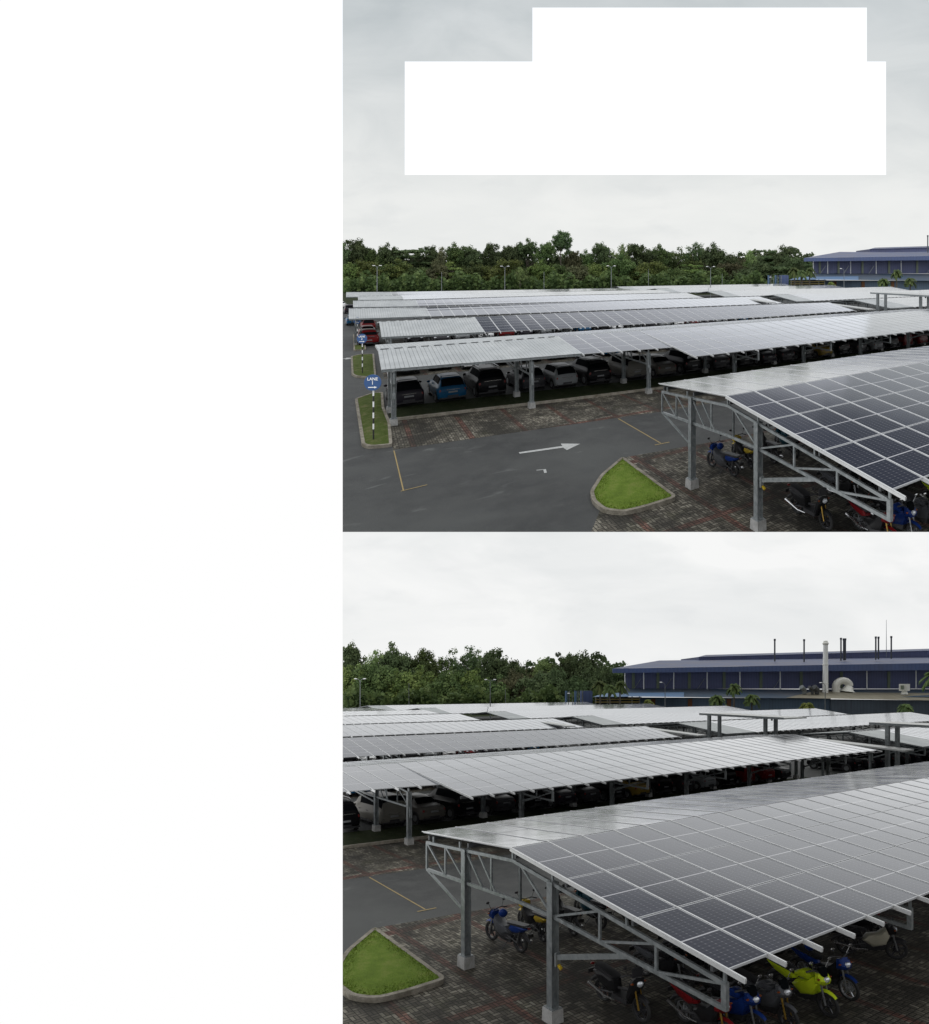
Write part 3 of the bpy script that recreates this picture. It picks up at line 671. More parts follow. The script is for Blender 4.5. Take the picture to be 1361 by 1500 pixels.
def car_parts(kind, detail=True):
    Lc, st = CARS[kind]; rs = catm(st, 40); rings = [ringpts(s) for s in rs]; N = len(rings[0]); parts = []
    body = MB(); body.loft(rings); parts.append(('body', body, 'BODY', True, None))
    def patch(rng, js, out=.012):
        mb = MB(); rr_ = []
        for i in rng:
            row = []
            for j in js:
                p = Vector(rings[i][j]); s = rs[i]; c = Vector((p.x, 0, s[2])); d = (p - c)
                row.append(p)
            rr_.append(row)
        n0, n1 = len(rr_), len(rr_[0])
        for i in range(n0):
            for j in range(n1):
                a = rr_[min(i + 1, n0 - 1)][j] - rr_[max(i - 1, 0)][j]; b_ = rr_[i][min(j + 1, n1 - 1)] - rr_[i][max(j - 1, 0)]
                nn = a.cross(b_); p = rr_[i][j]
                nn = nn.normalized() if nn.length > 1e-6 else Vector((0, 0, 1))
                if nn.dot(Vector((0, p.y, p.z - .7 + (0)))) < 0: nn = -nn
                mb.v.append(tuple(p + nn * out))
        for i in range(n0 - 1):
            for j in range(n1 - 1): mb.f.append((i * n1 + j, i * n1 + j + 1, (i + 1) * n1 + j + 1, (i + 1) * n1 + j)); mb.m.append(0)
        return mb
    def xi(x): return min(range(41), key=lambda i: abs(rs[i][0] - x))
    roof = [s for s in st if s[3] > s[2] + .3]; xr0 = roof[0][0]; xr1 = roof[-1][0]
    cowl = st[[k for k, s in enumerate(st) if s[0] > xr1][0]][0]; tail = {'hatchback': .10, 'suv': .10, 'van': .06, 'sedan': .78}[kind]
    top = [s for s in st if s[3] >= max(q[3] for q in st) - .08][0][0]
    topf = [s for s in st if s[3] >= max(q[3] for q in st) - .10][-1][0]
    it, ir = xi(tail), xi(top) - 1
    ir = max(ir, it + 2)
    parts.append(('rear_window', patch(range(it, ir + 1), [8, 9, 10, 11, 12, 13, 14]), 'car_glass', True, None))
    parts.append(('windscreen', patch(range(xi(topf) + 1, xi(cowl)), [8, 9, 10, 11, 12, 13, 14]), 'car_glass', True, None))
    for js in ([6, 7, 8], [16, 15, 14]):
        parts.append(('side_window', patch(range(xi(xr0) + 0, xi(topf) + 3), js), 'car_glass', True, None))
    hw = max(s[4] for s in st)
    r = .31 if kind != 'suv' else .35
    for x in (.72 if kind != 'van' else .62, Lc - .78):
        for sy in (-1, 1):
            mb = MB(); y = sy * (hw - .16); mb.tube([(x, y - .1 * sy, r), (x, y + .19 * sy - .02 * sy, r)], r, 18)
            rm = MB(); rm.tube([(x, y + .15 * sy, r), (x, y + .185 * sy, r)], r * .62, 12)
            ar = MB(); ar.tube([(x, y + .10 * sy, r + .02), (x, y + .163 * sy, r + .02)], r + .065, 18)
            parts.append(('wheel', mb, 'tyre', False, [('rim', rm, 'rim')])); parts.append(('wheel_arch', ar, 'plastic', False, None))
    be = st[1][2]
    for sy in (-1, 1):
        mb = MB(); z = be - .14 if kind != 'van' else be - .1
        mb.ell((.09, sy * .66 * (hw / .83), z), (.07, .10, .12), 8, 5); parts.append(('tail_light', mb, 'tail_lamp', True, None))
        mb = MB(); mb.ell((Lc - .18, sy * .60 * (hw / .83), .68 if kind != 'suv' else .83), (.14, .16, .075), 8, 5); parts.append(('headlight', mb, 'head_lamp', True, None))
        xm = xi(cowl); s = rs[xi(cowl - .35)]
        mb = MB(); mb.ell((cowl - .38, sy * (hw + .09), s[2] + .05), (.06, .11, .075), 8, 5); parts.append(('side_mirror', mb, 'BODY', True, None))
    mb = MB(); mb.box(-.02, .05, -.25, .25, .60, .70) if kind != 'sedan' else mb.box(-.02, .06, -.25, .25, .66, .76)
    parts.append(('number_plate', mb, 'plate', False, None))
    mb = MB(); mb.box(-.02, .12, -.72 * hw / .83, .72 * hw / .83, .27, .34) ; parts.append(('rear_bumper_trim', mb, 'plastic', False, None))
    mb = MB(); mb.box(Lc - .06, Lc + .01, -.34, .34, .44, .52); mb.box(Lc - .04, Lc + .015, -.24, .24, .36, .42); parts.append(('grille', mb, 'plastic', False, None))
    mb = MB(); mb.box(Lc - .10, Lc - .02, -.38, .38, .56, .585); parts.append(('grille_bar', mb, 'chrome', False, None))
    for sy in (-1, 1):
        for xx in (Lc * .40, Lc * .62):
            mb = MB(); mb.box(xx - .09, xx + .09, sy * (hw + .012) - .012, sy * (hw + .012) + .012, be - .13, be - .10); parts.append(('door_handle', mb, 'chrome' if kind == 'sedan' else 'plastic', False, None))
        mb = MB(); mb.box(1.15, Lc - 1.2, sy * hw * .985 - .02, sy * hw * .985 + .02, .24, .33); parts.append(('sill', mb, 'plastic', False, None))
    mb = MB(); mb.box(-.03, .01, -.3, .3, .36, .46); parts.append(('rear_vent', mb, 'plastic', False, None))
    if kind == 'suv':
        for sy in (-1, 1):
            mb = MB(); mb.tube([(.6, sy * .56, 1.7), (.75, sy * .57, 1.76), (2.3, sy * .57, 1.76), (2.5, sy * .56, 1.68)], .022, 6); parts.append(('roof_rail', mb, 'rim', True, None))
        mb = MB(); mb.box(-.012, .09, -.52, .52, 1.0, 1.035); parts.append(('tailgate_trim', mb, 'chrome', False, None))
    if kind == 'hatchback':
        mb = MB(); mb.box(.42, .62, -.5, .5, 1.47, 1.495); parts.append(('spoiler', mb, 'BODY', False, None))
    if kind in ('hatchback', 'van'):
        mb = MB(); mb.box(-.01, .075, -.36, .36, .77, .80); parts.append(('tailgate_trim', mb, 'chrome', False, None))
    return parts
def build_set(S, parts, heading):
    """bake a set of parts for this terrace at a heading; returns prototype list"""
    ch, sh = math.cos(heading), math.sin(heading)
    lin = lambda p: S.L((p[0] * ch - p[1] * sh, p[0] * sh + p[1] * ch, p[2]))
    out = []
    for nm, mb, mt, sm, subs in parts:
        me = make_mesh(nm, mb, lin, ['plastic' if mt.isupper() else mt], sm)
        ss = [(n2, make_mesh(n2, m2, lin, [t2 if not t2.isupper() else 'plastic'], False), t2) for n2, m2, t2 in (subs or [])]
        out.append((nm, me, mt, ss))
    return out
def place_set(S, proto, name, base, colours, label, cat, group, skip=()):
    rt = S.root(name, base, label, cat, group)
    for nm, me, mt, ss in proto:
        if nm in skip: continue
        o = bpy.data.objects.new(nm, me); COL.objects.link(o); o.parent = rt; S.objs.append(o)
        if mt in colours: o.material_slots[0].link = 'OBJECT'; o.material_slots[0].material = MAT[colours[mt]]
        for n2, m2, t2 in ss:
            q = bpy.data.objects.new(n2, m2); COL.objects.link(q); q.parent = o; S.objs.append(q)
            if t2 in colours: q.material_slots[0].link = 'OBJECT'; q.material_slots[0].material = MAT[colours[t2]]
    return rt
CN = dict(car_graphite='dark plum grey', car_blue='blue', car_black='black', car_grey='dark grey', car_silver='silver', car_sand='beige silver', car_bronze='bronze grey', car_red='red', car_white='white', car_gold='yellow brown')
def build_cars(S):
    w = S.key + ' view'; H = math.pi / 2
    kinds = {k: car_parts(k) for k in CARS}; away = {}; toward = {}
    for k in kinds: away[k] = build_set(S, kinds[k], H + math.radians(3)); toward[k] = build_set(S, kinds[k], -H)
    row1 = [(2.75, 33.5, 'hatchback', 'car_graphite'), (5.05, 33.4, 'hatchback', 'car_blue'), (7.35, 33.5, 'suv', 'car_black'), (9.95, 33.5, 'hatchback', 'car_grey'), (12.0, 33.0, 'hatchback', 'car_silver'),
            (14.3, 32.8, 'suv', 'car_black'), (17.1, 32.7, 'van', 'car_sand'), (19.5, 32.4, 'sedan', 'car_bronze'), (21.9, 32.4, 'suv', 'car_black'), (24.6, 32.4, 'sedan', 'car_grey'), (27.0, 32.3, 'hatchback', 'car_black'),
            (29.2, 31.9, 'sedan', 'car_graphite'), (31.4, 31.9, 'sedan', 'car_grey'), (33.7, 31.8, 'hatchback', 'car_black'), (35.9, 31.6, 'sedan', 'car_gold'), (38.2, 31.5, 'suv', 'car_black'), (40.6, 31.4, 'hatchback', 'car_grey'),
            (43.0, 31.3, 'hatchback', 'car_silver'), (45.4, 31.2, 'suv', 'car_black'), (47.8, 31.2, 'van', 'car_red'), (50.2, 31.0, 'suv', 'car_red'), (52.6, 31, 'sedan', 'car_grey')]
    for i, (a, b, k, c) in enumerate(row1):
        place_set(S, away[k], 'car', (a, b, 0), {'BODY': c}, '%s %s parked tail out, %s from left under the second roof, %s' % (CN[c], k.upper() if k == 'suv' else k, orr(i), w), 'car', 'cars parked tail out under the second roof')
    rr = random.Random(5)
    cl = ['car_white', 'car_silver', 'car_black', 'car_grey', 'car_red', 'car_black', 'car_white', 'car_silver', 'car_graphite', 'car_blue', 'car_black']
    for rown, b0, n, lab in ((1, 48.2, 22, 'third roof'), (2, 66.6, 22, 'fourth roof')):
        for i in range(n):
            a = 3.4 + i * 2.38 + rr.uniform(-.12, .12); k = rr.choice(['hatchback', 'sedan', 'suv', 'hatchback']); c = cl[(i * 4 + rown * 3) % len(cl)]
            if rown == 2 and i == 0: continue
            place_set(S, toward[k], 'car', (a, b0 - .03 * a + rr.uniform(-.2, .2), 0), {'BODY': c}, '%s %s parked nose out, %s from left under the %s, %s' % (CN[c], k.upper() if k == 'suv' else k, orr(i), lab, w), 'car', 'cars parked nose out under the ' + lab,
                      skip=('rear_window', 'tail_light', 'number_plate', 'rear_bumper_trim', 'tailgate_trim', 'spoiler', 'roof_rail'))
    for i in range(8):  # dark cars added to darken the brightly lit ground under this roof
        k = ('suv', 'sedan', 'hatchback')[i % 3]; c = ('car_black', 'car_grey', 'car_graphite')[i % 3]
        place_set(S, away[k], 'car', (63.5 + i * 2.4, 30.5, 0), {'BODY': c}, '%s %s, %s from left, dark fill added under the nearest roof past the lane, %s' % (CN[c], k.upper() if k == 'suv' else k, orr(i), w), 'car', 'dark cars added under the roof past the cross lane')
    if S.key == 'upper':
        for i, (a, b, k, c, lb) in enumerate(((1.55, 63.6, 'suv', 'car_red', 'dark red SUV at far left beneath the fourth roof'), (1.6, 70.6, 'hatchback', 'car_red', 'red hatchback behind the dark red SUV at far left'),
                                        (1.9, 80.6, 'hatchback', 'car_red', 'bright red hatchback, third in the column at far left'), (.2, 90, 'hatchback', 'car_blue', 'blue hatchback at far left edge between pale roof ends'),
                                        (.7, 98, 'sedan', 'car_blue', 'blue sedan far back at the left edge'), (-1.9, 134, 'sedan', 'car_white', 'white sedan at the far left edge below the trees'), (-.2, 116, 'suv', 'car_graphite', 'dark SUV at the far left edge beside the pale roof'))):
            place_set(S, away[k], 'car', (a, b, 0), {'BODY': c}, lb, 'car', 'cars at the far left edge')

# ------------------------------------------------------------------ motorcycles
def bike_parts(style):
    P = []; sport = style == 'sport'; wb = 1.25; r = .285
    def wheel(x, wdt):
        t = MB(); n = 22
        rings = []
        for k in range(n + 1):
            t_ = 2 * math.pi * k / n; c = Vector((x + r * .86 * math.cos(t_), 0, r + r * .86 * math.sin(t_))); u = Vector((math.cos(t_), 0, math.sin(t_)))
            rings.append([tuple(c + u * (.045 * math.cos(q)) + Vector((0, wdt * math.sin(q), 0))) for q in [2 * math.pi * j / 8 for j in range(8)]])
        t.loft(rings, cap=False)
        rm = MB()
        rings = []
        for k in range(n + 1):
            t_ = 2 * math.pi * k / n; c = Vector((x + r * .74 * math.cos(t_), 0, r + r * .74 * math.sin(t_))); u = Vector((math.cos(t_), 0, math.sin(t_)))
            rings.append([tuple(c + u * (.018 * math.cos(q)) + Vector((0, .035 * math.sin(q), 0))) for q in [2 * math.pi * j / 6 for j in range(6)]])
        rm.loft(rings, cap=False); rm.tube([(x, -.06, r), (x, .06, r)], .045, 10)
        for k in range(5):
            t_ = 2 * math.pi * k / 5 + .3; rm.bar((x, 0, r), (x + r * .72 * math.cos(t_), 0, r + r * .72 * math.sin(t_)), .03, .035)
        rm.tube([(x, .035, r), (x, .04, r)], .10, 14)
        P.append(('wheel', t, 'tyre', True, [('rim', rm, 'RIM')]))
    wheel(0, .05); wheel(wb, .04)
    def slab(name, prof, hw, mat, taper=.6, z=0):   # side profile lofted across the width
        mb = MB(); n = len(prof); cx = sum(p[0] for p in prof) / n; cz = sum(p[1] for p in prof) / n; rings = []
        for y, k in ((-hw, taper), (-hw * .75, .9), (0, 1), (hw * .75, .9), (hw, taper)):
            rings.append([(cx + (p[0] - cx) * k, y, cz + (p[1] - cz) * k) for p in prof])
        mb.loft(rings); P.append((name, mb, mat, True, None))
    if style == 'scooter':
        slab('rear_fairing', [(-.28, .72), (-.05, .48), (.35, .36), (.55, .45), (.5, .72), (.1, .80)], .17, 'BODY')
        slab('floor_board', [(.4, .28), (.95, .3), (.98, .42), (.45, .42)], .17, 'plastic', .9)
        slab('front_shield', [(.9, .38), (1.0, .35), (1.22, .82), (1.18, 1.0), (1.08, .98), (1.0, .7)], .21, 'BODY')
        slab('seat', [(-.25, .76), (.0, .76), (.5, .70), (.55, .78), (.2, .86), (-.2, .90)], .15, 'seat', .8)
        P.append(('windshield', (lambda m: (m.box(1.10, 1.13, -.16, .16, 1.0, 1.22), m)[1])(MB()), 'plastic', False, None))
    else:
        slab('tail_fairing', [(-.42, .80), (-.15, .62), (.25, .52), (.42, .60), (.35, .74), (-.05, .80)], .145, 'ACCENT' if sport else 'BODY')
        slab('side_fairing', [(.35, .48), (.62, .30), (.98, .42), (1.08, .70), (.98, .88), (.78, .72), (.5, .66)], .185, 'BODY' if sport else 'SIDE')
        if sport: slab('fuel_tank', [(.42, .70), (.9, .74), (.92, .88), (.65, .94), (.42, .80)], .15, 'BODY')
        slab('front_cowl', [(1.0, .70), (1.22, .74), (1.25, .84), (1.12, 1.02), (1.0, .98)], .18, 'BODY')
        slab('seat', [(-.35, .80), (.1, .76), (.5, .72), (.52, .79), (.15, .84), (-.33, .88)], .13, 'seat', .8)
        slab('belly_fairing', [(.25, .30), (.5, .22), (.95, .26), (1.0, .45), (.6, .42)], .14, 'plastic')
        if sport: slab('windshield', [(1.08, .98), (1.2, .92), (1.12, 1.14), (1.04, 1.12)], .12, 'car_glass')
        mb = MB(); mb.tube([(-.3, .12, .86), (-.52, .1, .88), (-.52, -.1, .88), (-.3, -.12, .86)], .014, 5); P.append(('grab_rail', mb, 'plastic', True, None))
        mb = MB(); mb.ell((.55, 0, .38), (.24, .15, .17), 10, 6); mb.box(.3, .75, -.1, .1, .22, .42); P.append(('engine', mb, 'plastic', True, None))
    mb = MB(); mb.tube([(.0, 0, .5), (.5, 0, .52), (.9, 0, .6), (1.1, 0, .9)], .045, 8); mb.tube([(0, .1, r), (.45, .1, .4)], .025, 6); mb.tube([(0, -.1, r), (.45, -.1, .4)], .025, 6); mb.tube([(-.02, .12, r), (-.1, .12, .66)], .03, 8); P.append(('frame', mb, 'plastic', True, None))
    mb = MB()
    for sy in (-1, 1): mb.tube([(wb, sy * .085, r), (1.10, sy * .085, .86)], .022, 8)
    P.append(('fork', mb, 'FORK', True, None))
    mb = MB(); n = 9; rings = []
    for k in range(n + 1):
        t = math.radians(48 + 85 * k / n); rr_ = r + .05
        q = 1 - .35 * abs(k / n - .5) * 2
        rings.append([(wb + rr_ * math.cos(t), -.075 * q, r + rr_ * math.sin(t) - .03), (wb + (rr_ + .02) * math.cos(t), 0, r + (rr_ + .02) * math.sin(t)), (wb + rr_ * math.cos(t), .075 * q, r + rr_ * math.sin(t) - .03), (wb + (rr_ - .012) * math.cos(t), 0, r + (rr_ - .012) * math.sin(t))])
    mb.loft(rings); P.append(('front_fender', mb, 'BODY', True, None))
    mb = MB(); mb.tube([(-.02, 0, .64), (-.28, 0, .50), (-.42, 0, .36)], [.07, .06, .03], 8); P.append(('rear_fender', mb, 'plastic', True, None))
    mb = MB(); mb.tube([(.98, -.34, 1.02), (1.04, -.2, 1.05), (1.08, 0, 1.0), (1.04, .2, 1.05), (.98, .34, 1.02)], .017, 6)
    mb.tube([(.96, -.37, 1.015), (1.0, -.25, 1.04)], .024, 6); mb.tube([(.96, .37, 1.015), (1.0, .25, 1.04)], .024, 6); P.append(('handlebar', mb, 'plastic', True, None))
    for sy in (-1, 1):
        mb = MB(); mb.tube([(1.03, sy * .22, 1.05), (1.06, sy * .30, 1.22)], .008, 5); mb.ell((1.06, sy * .33, 1.25), (.018, .07, .042), 8, 5); P.append(('mirror', mb, 'MIRROR', True, None))
    mb = MB(); mb.tube([(1.0, .2, 1.04), (1.15, .12, .98), (1.2, .06, .7), (1.24, .07, .35)], .008, 5); mb.tube([(1.0, -.2, 1.04), (1.14, -.12, 1.0), (1.02, -.06, .8)], .008, 5); P.append(('cable', mb, 'plastic', True, None))
    for sy in (-1, 1):
        mb = MB(); mb.ell((1.16, sy * .2, .88), (.03, .05, .025), 6, 4); P.append(('turn_signal', mb, 'bike_orange', True, None))
    mb = MB(); mb.ell((1.21, 0, .86), (.06, .10, .075), 8, 5); P.append(('headlight', mb, 'head_lamp', True, None))
    mb = MB(); mb.ell((-.38, 0, .80), (.05, .07, .035), 8, 5); P.append(('tail_light', mb, 'tail_lamp', True, None))
    mb = MB(); mb.tube([(.5, -.13, .25), (.2, -.16, .24), (-.35, -.17, .38)], [.02, .03, .048], 8); P.append(('exhaust', mb, 'chrome', True, None))
    mb = MB(); mb.tube([(.45, .1, .22), (.5, .26, .01)], .014, 5); P.append(('side_stand', mb, 'plastic', True, None))
    mb = MB(); mb.box(-.44, -.42, -.1, .1, .55, .66); P.append(('number_plate', mb, 'plate_dark', False, None))
    return P
def helmet(S, p, col, label):
    mb = MB(); mb.ell((0, 0, .13), (.145, .125, .135), 12, 8); rt = S.root('helmet', p, label, 'helmet')
    S.part('shell', mb, col, rt, smooth=True)
    mb = MB(); mb.ell((.05, 0, .12), (.105, .112, .06), 10, 6); S.part('visor', mb, 'car_glass', rt, smooth=True)
def build_bikes(S):
    w = S.key + ' view'; cache = {}
    def B_(style, hd):
        key = (style, round(hd, 2))
        if key not in cache: cache[key] = build_set(S, bike_parts(style), hd)
        return cache[key]
    D = {'SIDE': 'bike_black', 'RIM': 'rim_dark', 'FORK': 'rim', 'MIRROR': 'plastic', 'ACCENT': 'bike_black'}
    bb = [  # rear (a,b), front (a,b), style, colours, label
        ((12.12, 15.3), (12.0, 16.5), 'underbone', dict(BODY='bike_blue', SIDE='bike_grey'), 'blue and silver motorcycle nearest the far column, blue helmet on it'),
        ((13.2, 15.55), (13.38, 16.75), 'underbone', dict(BODY='bike_yellow'), 'yellow motorcycle just behind the blue and silver one'),
        ((14.3, 15.4), (14.5, 16.6), 'underbone', dict(BODY='bike_black'), 'black motorcycle third along the back row, beside the yellow one'),
        ((15.5, 15.4), (15.7, 16.6), 'sport', dict(BODY='bike_teal'), 'dark teal motorcycle fourth along the back row'),
        ((16.7, 15.4), (16.8, 16.6), 'underbone', dict(BODY='bike_orange'), 'black and orange motorcycle fifth along the back row'),
        ((17.8, 15.4), (17.9, 16.6), 'scooter', dict(BODY='bike_grey'), 'dark grey scooter sixth along the back row'),
        ((19.0, 15.4), (19.0, 16.6), 'underbone', dict(BODY='bike_black'), 'black motorcycle seventh along the back row'),
        ((20.4, 15.4), (20.4, 16.6), 'underbone', dict(BODY='bike_red'), 'dark red motorcycle eighth along the back row'),
        ((11.96, 11.8), (11.92, 10.5), 'scooter', dict(BODY='bike_black', FORK='gold_fork', RIM='rim_dark'), 'large black scooter alone between the near column and the strut'),
        ((13.9, 12.2), (13.95, 11.0), 'sport', dict(BODY='bike_black', ACCENT='bike_grey'), 'black motorcycle with pale tank behind the lattice, right of the black scooter'),
        ((15.2, 12.3), (15.3, 11.1), 'underbone', dict(BODY='bike_blue'), 'dark blue motorcycle in the middle row behind the lattice'),
        ((16.6, 12.3), (16.6, 11.1), 'underbone', dict(BODY='bike_black', RIM='rim'), 'black motorcycle at the right of the middle row'),
        ((18.2, 12.3), (18.2, 11.1), 'scooter', dict(BODY='bike_grey'), 'grey scooter deep in shade in the middle row'),
        ((12.75, 10.0), (12.6, 8.8), 'underbone', dict(BODY='bike_red', FORK='gold_fork', RIM='rim'), 'black and red motorcycle at the bottom edge beneath the canopy tip'),
        ((13.55, 9.85), (13.45, 8.65), 'sport', dict(BODY='bike_blue', ACCENT='bike_black', MIRROR='chrome'), 'blue and white motorcycle with chrome mirrors at the bottom edge'),
        ((14.55, 9.65), (14.35, 8.45), 'sport', dict(BODY='bike_grey', ACCENT='bike_grey', FORK='gold_fork', MIRROR='chrome'), 'silver grey motorcycle with gold fork beside the lime one'),
        ((15.9, 9.5), (15.72, 8.2), 'sport', dict(BODY='bike_lime', ACCENT='bike_lime', MIRROR='chrome'), 'lime yellow motorcycle facing out under the eave'),
        ((17.2, 9.65), (17.0, 8.4), 'underbone', dict(BODY='bike_blue', RIM='rim', MIRROR='chrome'), 'bright blue motorcycle with pale rims, right of the lime one'),
        ((19.9, 9.9), (21.0, 8.5), 'underbone', dict(BODY='bike_black', SIDE='bike_cream'), 'cream and black small motorcycle at the right edge in shade'),
        ((19.6, 12.3), (19.6, 11.1), 'sport', dict(BODY='bike_black'), 'black motorcycle deepest in the middle row'),
        ((21.8, 15.4), (21.8, 16.6), 'scooter', dict(BODY='bike_black'), 'black scooter ninth along the back row'),
        ((21.3, 11.0), (21.9, 9.9), 'underbone', dict(BODY='bike_red'), 'red motorcycle behind the cream one at the right edge')]
    for i, (r, f, st, col, lab) in enumerate(bb):
        c = dict(D); c.update(col); hd = math.atan2(f[1] - r[1], f[0] - r[0])
        place_set(S, B_(st, hd), 'motorcycle', (r[0], r[1], 0), c, lab + ', ' + w, 'motorcycle', 'motorcycles parked under the nearest canopy')
    helmet(S, (12.0, 15.98, .86), 'bike_blue', 'glossy blue helmet resting on the blue and silver motorcycle, ' + w)
    helmet(S, (14.75, 16.4, 1.0), 'bike_black', 'black helmet on the third motorcycle of the back row, ' + w)
    helmet(S, (15.6, 8.9, 1.02) if False else (17.0, 9.4, .92), 'bike_blue', 'dark blue helmet on the bright blue motorcycle, ' + w)

# ------------------------------------------------------------------ signs and lamps
def text_mb(txt, size, cx, cz, y):
    cu = bpy.data.curves.new('t', 'FONT'); cu.body = txt; cu.size = size; cu.align_x = 'CENTER'; cu.align_y = 'CENTER'; cu.offset = .004
    ob = bpy.data.objects.new('t', cu); COL.objects.link(ob); dg = bpy.context.evaluated_depsgraph_get(); me = ob.evaluated_get(dg).to_mesh()
    mb = MB(); mb.v = [(v.co.x + cx, y, v.co.y + cz) for v in me.vertices]; mb.f = [tuple(p.vertices) for p in me.polygons]; mb.m = [0] * len(mb.f)
    ob.evaluated_get(dg).to_mesh_clear(); bpy.data.objects.remove(ob); bpy.data.curves.remove(cu); return mb
def turned(mb, ang):
    c, s = math.cos(ang), math.sin(ang); mb.v = [(x * c - y * s, x * s + y * c, z) for x, y, z in mb.v]; return mb
def lane_sign(S, a, b, num, zc=2.76, r=.37):
    base = (a, b, 0); rt = S.root('lane_sign', base, 'round blue LANE %s sign on a black and white striped post' % num, 'sign', 'lane signs')
    ang = math.atan2(-ca * 0 - sa * 1, 0) if False else -math.atan2(sa, ca) + math.radians(6)
    def add(n, mb, mt, par=rt): return S.part(n, turned(mb, ang), mt, par)
    mb = MB(); k = 0; z = .1; st = (zc - r - .1) / 9
    for k in range(9):
        mb.tube([(0, 0, z), (0, 0, z + st)], .034, 8, m=(0 if k % 2 and k or k == 0 else 1)); z += st
    p = add('post', mb, ['black_paint', 'white_paint'])
    d = MB(); n = 28
    d.loft([[(r * math.cos(t), y, zc + r * math.sin(t)) for t in [2 * math.pi * k / n for k in range(n)]] for y in (-.045, -.075)])
    disc = add('sign_disc', d, 'sign_blue')
    add('lettering', text_mb('LANE', .19, 0, zc + .16, -.085), 'white_paint', disc); add('lettering', text_mb(num, .22, 0, zc - .02, -.085), 'white_paint', disc)
    mb = MB(); mb.quad([(-.18, -.085, zc - .22), (-.18, -.085, zc - .19)][::-1] + [(-.18, -.085, zc - .24), (.10, -.085, zc - .24), (.10, -.085, zc - .28), (.2, -.085, zc - .215), (.10, -.085, zc - .15), (.10, -.085, zc - .19)][0:]) if False else None
    mb = MB(); mb.quad([(-.19, -.085, zc - .235), (.08, -.085, zc - .235), (.08, -.085, zc - .195), (-.19, -.085, zc - .195)]); mb.quad([(.08, -.085, zc - .265), (.2, -.085, zc - .215), (.08, -.085, zc - .165)])
    add('arrow', mb, 'white_paint', disc)
def lamp(S, u, vtop, Y, arms, lab):
    p = far(u, vtop, Y); base = (p[0], p[1], 0); rt = S.root('street_lamp', base, lab + ', ' + S.key + ' view', 'street lamp', 'street lamps')
    h = p[2]; rx = (ca, -sa)
    mb = MB(); mb.tube([(0, 0, 0), (0, 0, h - .5)], [.13, .07], 8); S.part('pole', mb, 'galvanised', rt)
    for sg in arms:
        L_ = .8; mb = MB(); mb.tube([(0, 0, h - .75), (sg * .25 * rx[0], sg * .25 * rx[1], h - .2), (sg * L_ * rx[0], sg * L_ * rx[1], h)], .05, 6); ar = S.part('arm', mb, 'galvanised', rt)
        mb = MB(); mb.ell((sg * (L_ + .2) * rx[0], sg * (L_ + .2) * rx[1], h), (.42, .3, .13), 8, 5); S.part('lamp_head', mb, 'white_paint', ar)
def build_small(S):
    if S.key == 'upper':
        lane_sign(S, .83, 27.58, '1'); lane_sign(S, .68, 46.25, '2'); lane_sign(S, .5, 64.0, '3'); lane_sign(S, .5, 83, '4')
    for u, v, Y, arms, lab in ((552.5, 389, 150, (-1, 1), 'double headed street lamp against the trees, leftmost'), (739.6, 390, 150, (-1, 1), 'double headed street lamp above the middle of the far roofs'),
                          (895.5, 389.5, 150, (-1, 1), 'double headed street lamp before the dark trees'), (1041, 390.5, 150, (-1, 1), 'double headed street lamp near the tall tree'),
                          (647, 397, 185, (), 'thin bare pole against the left trees'), (797, 396, 185, (), 'thin bare pole beside the pale branched tree'), (950, 392, 185, (), 'thin bare pole among the central trees'),
                          (1058, 399, 185, (), 'thin bare pole right of the tall tree'), (1236.5, 393.5, 160, (-1,), 'single arm street lamp before the blue warehouse, left one'), (1415.5, 394, 150, (-1,), 'single arm street lamp before the white flue'), (1133, 406, 170, (-1,), 'low street lamp at the edge of the trees')):
        lamp(S, u, v, Y, arms, lab)

